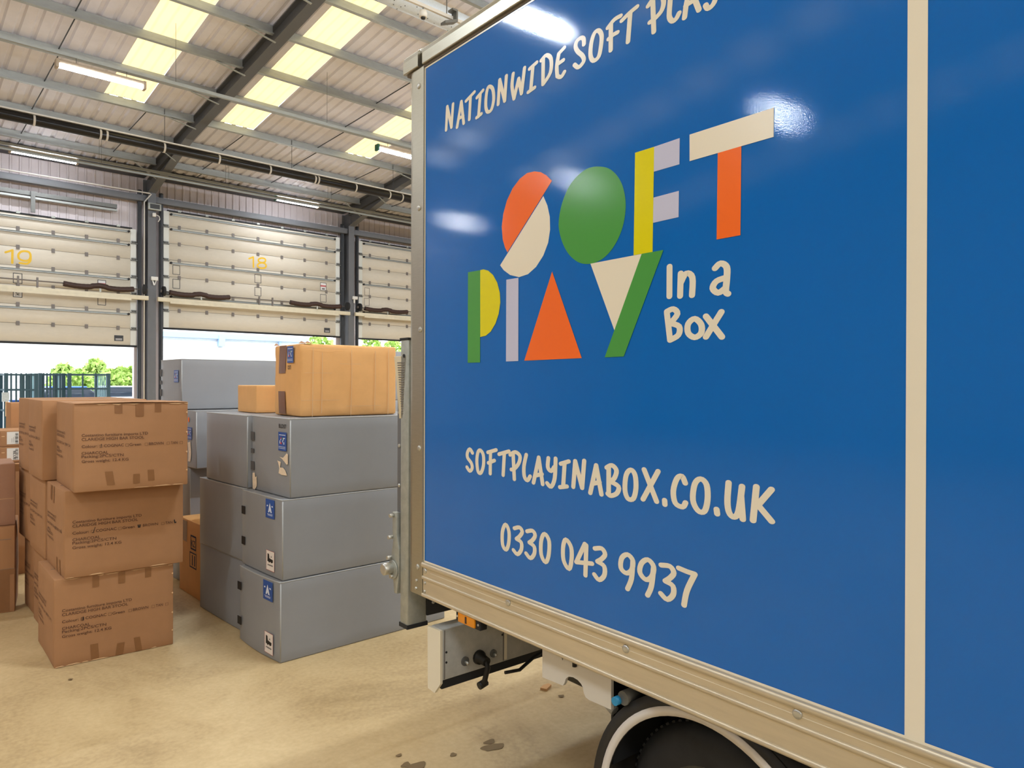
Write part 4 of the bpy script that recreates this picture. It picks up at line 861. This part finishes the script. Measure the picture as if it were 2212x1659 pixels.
def grey(label, P_, w_, d_, h_, yaw, tabs=(), tabm='greyslot', seam=None, bow=0, group='grey sheet boxes', sk=1.8):
    t = thing('storage_box', label, 'box', P_, math.radians(yaw), group)
    bm = bmesh.new(); bmesh.ops.create_cube(bm, size=1); bmesh.ops.scale(bm, vec=(w_, d_, h_), verts=bm.verts); bmesh.ops.translate(bm, vec=(w_/2, d_/2, h_/2), verts=bm.verts)
    bmesh.ops.bevel(bm, geom=bm.edges[:], offset=.009, segments=3, profile=.5, affect='EDGES')
    bmesh.ops.subdivide_edges(bm, edges=[e for e in bm.edges if e.calc_length() > .05], cuts=6, use_grid_fill=True)
    for v in bm.verts:
        a, b_, c = v.co.x/w_, v.co.y/d_, v.co.z/h_; s = lambda q: math.sin(PI*min(1, max(0, q)))
        if a < .02: v.co.x -= (.004+bow)*s(b_)
        if b_ < .02: v.co.y -= .003*s(a)*s(c)
    SK = math.tan(math.radians(sk))
    for v in bm.verts: v.co.x -= SK*v.co.y
    me = bpy.data.meshes.new('box_body'); bm.to_mesh(me); bm.free(); me.materials.append(M['grey'])
    for p in me.polygons: p.use_smooth = True
    o = bpy.data.objects.new('box_body', me); COL.objects.link(o); o.parent = t
    m = MB(); e = .003
    m.tube([(e, e, .01), (e, e, h_-.01)], .004, 8); m.tube([(e, e, h_-e), (w_-.01, e, h_-e)], .004, 8); m.tube([(e-.0, e, h_-e)] + [(e-SK*d_*k/8-(.004+bow)*math.sin(PI*k/8), d_*k/8, h_-e) for k in range(1, 9)], .004, 8)
    m.build('edge_piping', 'greyedge', t)
    lf = Fr((-.0052-bow*.6-SK*d_, d_, 0), (SK, -1, 0), (0, 0, 1))
    for (a, b0, b1, ww) in tabs:
        m = MB(); m.prism([(a, b0), (a+ww, b0), (a+ww, b1), (a, b1)], lf, -.001, .002); m.build('hook_tab', tabm, t)
    return t, lf
def resid(t, fr, pts): m = MB(); poly(m, fr, pts, .0016); m.build('paper_residue', 'residue', t)
# front stack (near) and the boxes pushed up behind it
t, lf = grey('lowest grey box of the near stack, standing on the floor, star sticker and stamp label', (1.806, 3.975, 0), 1.2, .56, .474, 0, [(.0, .325, .375, .05), (.0, .105, .155, .05)], bow=.012)
logo_sticker(t, lf, .36, .345, .13, .115, True); stamp(t, lf, .385, .03, .11, .125)
t, lf = grey('middle grey box of the near stack, star sticker and stamp label', (1.822, 3.985, .477), 1.2, .57, .476, -.6, [(.01, .325, .375, .05), (.01, .13, .18, .05)])
logo_sticker(t, lf, .36, .35, .12, .113, True); stamp(t, lf, .37, .035, .11, .12)
t, lf = grey('topmost grey box of the near stack, under the creased brown carton', (1.872, 3.992, .955), 1.2, .55, .474, -1.5, [(.0, .315, .37, .05), (.0, .235, .262, .045), (.0, .125, .18, .05)], 'tab')
logo_sticker(t, lf, .405, .278, .11, .112); m = MB(); text(m, 'BLD07', lf, .41, .415, .1, .024, .001); m.build('marker_writing', 'pen', t)
resid(t, lf, [(.42, .24), (.47, .237), (.52, .268), (.535, .262), (.535, .205), (.52, .2), (.46, .228)]); resid(t, lf, [(.39, .215), (.42, .212), (.44, .21), (.43, .175), (.47, .178), (.5, .165), (.525, .135), (.45, .133), (.41, .14), (.42, .17), (.405, .2)])
resid(t, lf, [(.03, .105), (.06, .11), (.07, .08), (.09, .09), (.095, .03), (.06, .0), (.03, .005), (.025, .08)])
grey('lowest grey box behind the near stack', (1.852, 4.62, 0), 1.1, .76, .474, 0)
grey('middle grey box behind the near stack', (1.838, 4.585, .477), 1.1, .76, .476, 0)
grey('topmost grey box behind the near stack, its flat top showing', (1.846, 4.56, .955), 1.1, .68, .474, 0)
t, fr, lf, sf, sl = carton('creased orange-brown carton lying on top of the near grey stack', (1.99, 4.10, 1.432), .672, .425, .452, -3, 'card4', .009, None, .004, 21, .016)
tapes(t, lf, sl, [(.10, .27, .215, .447, 0), (.09, .01, .205, .155, 0)], 'tape2'); logo_sticker_f = Fr(lf(0, 0, .012), (0, -1, 0), (0, 0, 1)); logo_sticker(t, logo_sticker_f, .245, .335, .1, .105)
m = MB(); text(m, 'DST', logo_sticker_f, .255, .295, .05, .025, .001); m.build('marker_writing', 'pen', t)
m = MB()
for k, (a, b0, b1) in enumerate(((.07, .0, .43), (.13, .02, .4), (.33, .0, .42), (.5, .03, .42), (.6, .0, .44))): rect(m, fr, a, b0, a+.004, b1, .0045, sf, 1, 6, .004)
for b0, a0, a1, s in ((.425, .03, .3, 0), (.27, .02, .2, 0), (.1, .0, .25, 0), (.33, .25, .4, 0), (.06, .3, .55, 0)): rect(m, fr, a0, b0, a1, b0+.0022, .0045, sf, 8, 1)
m.build('crease_line', 'cardedge', t)
m = MB()
for (x, y, s) in ((.0, .42, .03), (.0, .02, .04), (.03, .01, .05)): m.add([(x-.01, y-.01, .452), (x+s, y-.012, .455), (x+s*.5, y+.02, .47)], [(0, 1, 2)])
m.build('lifted_flap', 'card2', t)
carton('small brown carton just behind the creased carton on the grey boxes', (2.005, 4.80, 1.432), .55, .36, .19, -2, 'card4', .001, None, seed=22)
# far stack of grey boxes
t, lf = grey('topmost box of the far grey stack, standing out against the open door', (1.91, 6.05, 1.42), 1.15, .58, .41, -3, [(.0, .27, .33, .05), (.0, .2, .235, .05), (.0, .1, .16, .05)], 'tab', group='far grey boxes'); logo_sticker(t, lf, .4, .22, .12, .1)
t, lf = grey('second box down of the far grey stack, with an orange mark', (1.945, 5.81, .957), 1.1, .6, .458, -1, group='far grey boxes'); logo_sticker(t, lf, .41, .225, .11, .1)
resid(t, lf, [(.43, .2), (.49, .21), (.51, .12), (.49, .05), (.44, .05), (.45, .12)]); m = MB(); m.disc(lf(.45, .385, .001), lf.n, .016, 12, .022); m.build('orange_mark', 'orange', t)
t, lf = grey('third box down of the far grey stack, scribbled on', (1.95, 5.97, .48), 1.1, .58, .474, 0, group='far grey boxes')
m = MB(); f2 = Fr((0, -.004, 0), (1, 0, 0), (0, 0, 1)); P2 = [(.09, .1), (.13, .2), (.12, .12), (.17, .18), (.18, .1), (.21, .22)]
for p, q in zip(P2[:-1], P2[1:]): m.bar(f2(*p, .001), f2(*q, .001), .004, .001, (0, 1, 0))
m.build('pen_scribble', 'pen', t)
grey('lowest box of the far grey stack, on the floor behind the brown carton', (1.94, 6.16, 0), 1.1, .5, .476, 0, group='far grey boxes')
t, fr, lf, sf, sl = carton('brown carton on the floor between the bar stool cartons and the grey boxes', (1.872, 5.43, 0), .6, .545, .574, 0, 'card4', .002, None, seed=23)
tapes(t, lf, sl, [(.05, .4, .19, .56, 0)], 'tape2'); m = MB(); frame(m, lf, .27, .36, .39, .47, .012, .003); text(m, 'KZ', lf, .29, .385, .08, .05, .003); frame(m, lf, .25, .22, .4, .34, .01, .003); rect(m, lf, .3, .24, .32, .32, .003); rect(m, lf, .35, .24, .37, .32, .003); m.build('blue_print', 'navy', t)
for k, lab in enumerate(('on the floor', 'second up', 'third up', 'topmost, a sliver beside the creased carton')):
    grey('grey box of the stack behind the truck corner, ' + lab, (3.35, 6.05, .489*k), 1.0, .6, .486, 0, group='grey boxes behind the truck corner')
# ------------------------------------------------------------------ outside the doors
yd = MB().box((-60, YW+.2, -.2), (80, 120, -.02)); props(yd.build('yard_ground', 'asphalt'), 'pale yard outside the loading doors', None, None, 'structure')
t = thing('warehouse_building', 'bright white ribbed building across the yard', 'building', (-30, 48, 0)); m = MB(); vs = []
for k in range(24):
    for dz, dy in ((0, 0), (.3, 0), (.33, .04), (.37, .04)): vs.append((k*.4+dz, dy))
m.add([(x, dy, z) for x in (0, 53.7) for z, dy in vs], [(k, len(vs)+k, len(vs)+k+1, k+1) for k in range(len(vs)-1)]); m.build('ribbed_cladding', 'bldg', t); MB().box((0, .05, 0), (53.7, 14, 9.6)).build('building_core', 'bldg', t)
za = ony(353, 716, 47.8).z; MB().box((30, -.3, za-.32), (53.7, .0, za)).build('gutter', 'gutter', t); MB().box((47.4, -.35, za-.8), (47.8, -.05, za-.1)).build('gutter_outlet', 'gutter', t)
MB().box((51.6, -.2, 0), (51.75, -.02, za-.2)).build('downpipe', 'gutter', t)
def tree(label, x, y, h_, r_, seed, name='shrub', cat='shrub'):
    t = thing(name, label, cat, (x, y, -.02), 0, 'shrubs and trees across the yard'); rnd = random.Random(seed); m = MB()
    for k in range(900):
        u = rnd.random()**.5; th = rnd.uniform(0, 2*PI); z = h_*(.12+.88*rnd.random()); rr = r_*u*math.sqrt(max(.02, 1-(z/h_)**2.2)); c = Vector((rr*math.cos(th), rr*math.sin(th), z)); s = .1+.12*rnd.random()
        a = Vector((rnd.gauss(0, 1), rnd.gauss(0, 1), rnd.gauss(0, 1))).normalized()*s; b_ = Vector((rnd.gauss(0, 1), rnd.gauss(0, 1), rnd.gauss(0, 1))).normalized()*s
        m.add([c-a, c+b_, c+a, c-b_*.6], [(0, 1, 2, 3)])
    m.build('foliage', 'leaf', t); MB().tube([(0, 0, 0), (.03, 0, h_*.5), (0, .03, h_*.85)], [.09, .06, .02], 7).build('trunk', 'trunk', t)
for i, (px, top, r_, lab) in enumerate(((140, 790, 1.1, 'left shrub beyond the green cages'), (172, 800, 1.2, 'low shrub seen through the cage mesh'), (206, 774, 1.3, 'tallest shrub beyond the green cages'), (236, 800, 1.2, 'shrub behind the cage corner'), (262, 795, 1.2, 'shrub right of the green cages'), (284, 792, 1.2, 'shrub beside the door jamb'))):
    p = ony(px, top, 42); tree(lab, ony(px, top, 39.5+2.6*(i % 3)).x, 39.5+2.6*(i % 3), p.z, r_*.8, i)
for i, (px, top, lab) in enumerate(((690, 726, 'leafy tree right of the white building'), (722, 738, 'tree half behind the column right of door 18'), (800, 730, 'tree through the door beside the truck'), (850, 730, 'tree right at the truck edge'))):
    p = ony(px, top, 44); tree(lab, ony(px, top, 40+3.2*(i % 2)).x, 40+3.2*(i % 2), p.z, 1.25, 20+i, 'tree', 'tree')
def cage(label, px0, px1, y, top, cols, rows, panels=(), dpt=1.0, lock=False):
    a = ony(px0, top, y); b_ = ony(px1, top, y); W_ = b_.x-a.x; H_ = a.z+.02
    t = thing('steel_cage', label, 'cage', (a.x, y, -.02), 0, 'green steel cages in the yard')
    for x, yy in ((0, 0), (W_, 0), (0, dpt), (W_, dpt)): MB().box((x-.045, yy-.045, 0), (x+.045, yy+.045, H_)).build('post', 'cage', t)
    for z in (.18, H_*.45, H_-.46, H_-.04):
        m = MB().box((0, -.025, z-.022), (W_, .025, z+.022)); m.box((0, dpt-.025, z-.022), (W_, dpt+.025, z+.022)); m.box((-.025, 0, z-.022), (.025, dpt, z+.022)); m.box((W_-.025, 0, z-.022), (W_+.025, dpt, z+.022)); m.build('rail', 'cage', t)
    for k in range(1, cols): x = W_*k/cols; MB().box((x-.02, -.02, .15), (x+.02, .02, H_)).build('upright_bar', 'cage', t)
    for k in range(1, 6): MB().box((W_-.014, dpt*k/6-.014, .15), (W_+.014, dpt*k/6+.014, H_)).build('side_bar', 'cage_l', t)
    for (u0, u1) in panels: MB().box((W_*u0, .0, .15), (W_*u1, .03, H_-.06)).build('infill_panel', 'cage', t)
    MB().box((-.03, -.03, 0), (W_+.03, dpt+.03, .12)).build('base', 'cage', t)
    if lock: MB().box((-.1, -.1, 1.1), (.06, -.04, 1.35)).build('latch', 'galv', t); MB().box((-.02, -.09, .7), (.04, -.05, 1.1)).build('latch_handle', 'cardedge', t)
cage('rightmost green cage, open bars and pale mesh end', 150, 234, 24, 806, 3, 2, dpt=1.5)
cage('middle green cage with narrow close bars', 87, 137, 24.4, 806, 7, 2, [(0, .16), (.62, .74)])
cage('left green cage with a latch and solid panels', 13, 78, 23.6, 806, 6, 2, [(.45, .62), (.66, .78)], lock=True)
cage('green cage cut off by the left edge', -46, -1, 24.8, 808, 3, 2)
for k in range(3):
    p = ony(21, 905, 24.3); o = thing('tote_crate', 'blue plastic crate inside the left green cage, ' + ('lowest', 'middle', 'topmost')[k], 'crate', (p.x, 23.85, .12+.33*k), 0, 'blue crates in the cage'); MB().box((0, 0, 0), (.45, .4, .3)).build('crate_body', 'tote', o, bevel=.02); MB().box((-.02, -.02, .28), (.47, .42, .33)).build('crate_rim', 'tote', o)
def car(label, px, py, y, m_):
    p = ony(px, py, y); t = thing('parked_car', label, 'car', (p.x-2, y, -.02), 0, 'parked cars across the yard'); zt = 1.42
    m = MB(); f = Fr((0, 0, 0), (1, 0, 0), (0, 0, 1)); m.prism([(0, .3), (4, .3), (4, .75), (3.7, .9), (2.9, .95), (1, .95), (.1, .85)], f, -1.7, 0); m.build('car_body', m_, t, bevel=.06); m = MB(); m.prism([(.6, .95), (3, .95), (2.4, zt), (1.1, zt)], f, -1.55, -.15); m.build('cabin', 'glassd', t, bevel=.05); MB().box((1.1, .15, zt-.04), (2.4, 1.55, zt+.02)).build('car_roof', m_, t, bevel=.02)
    for x in (.75, 3.2):
        for yy in (.0, 1.52): MB().tube([(x, yy, .31), (x, yy+.18, .31)], .31, 18).build('wheel', 'tyre', t)
car('blue car parked beyond the rightmost cage', 166, 858, 34, 'carbody'); car('silver car parked beyond the cage end', 272, 852, 36, 'carbody2')
# ------------------------------------------------------------------ light and view
w = bpy.data.worlds.new('world'); sc.world = w; w.use_nodes = True
bg = w.node_tree.nodes['Background']; bg.inputs['Color'].default_value = (.88, .94, 1, 1); bg.inputs['Strength'].default_value = 4.5
sc.view_settings.view_transform = 'Standard'; sc.view_settings.look = 'None'; sc.view_settings.gamma = 1; sc.view_settings.exposure = .14; sc.view_settings.use_curve_mapping = False
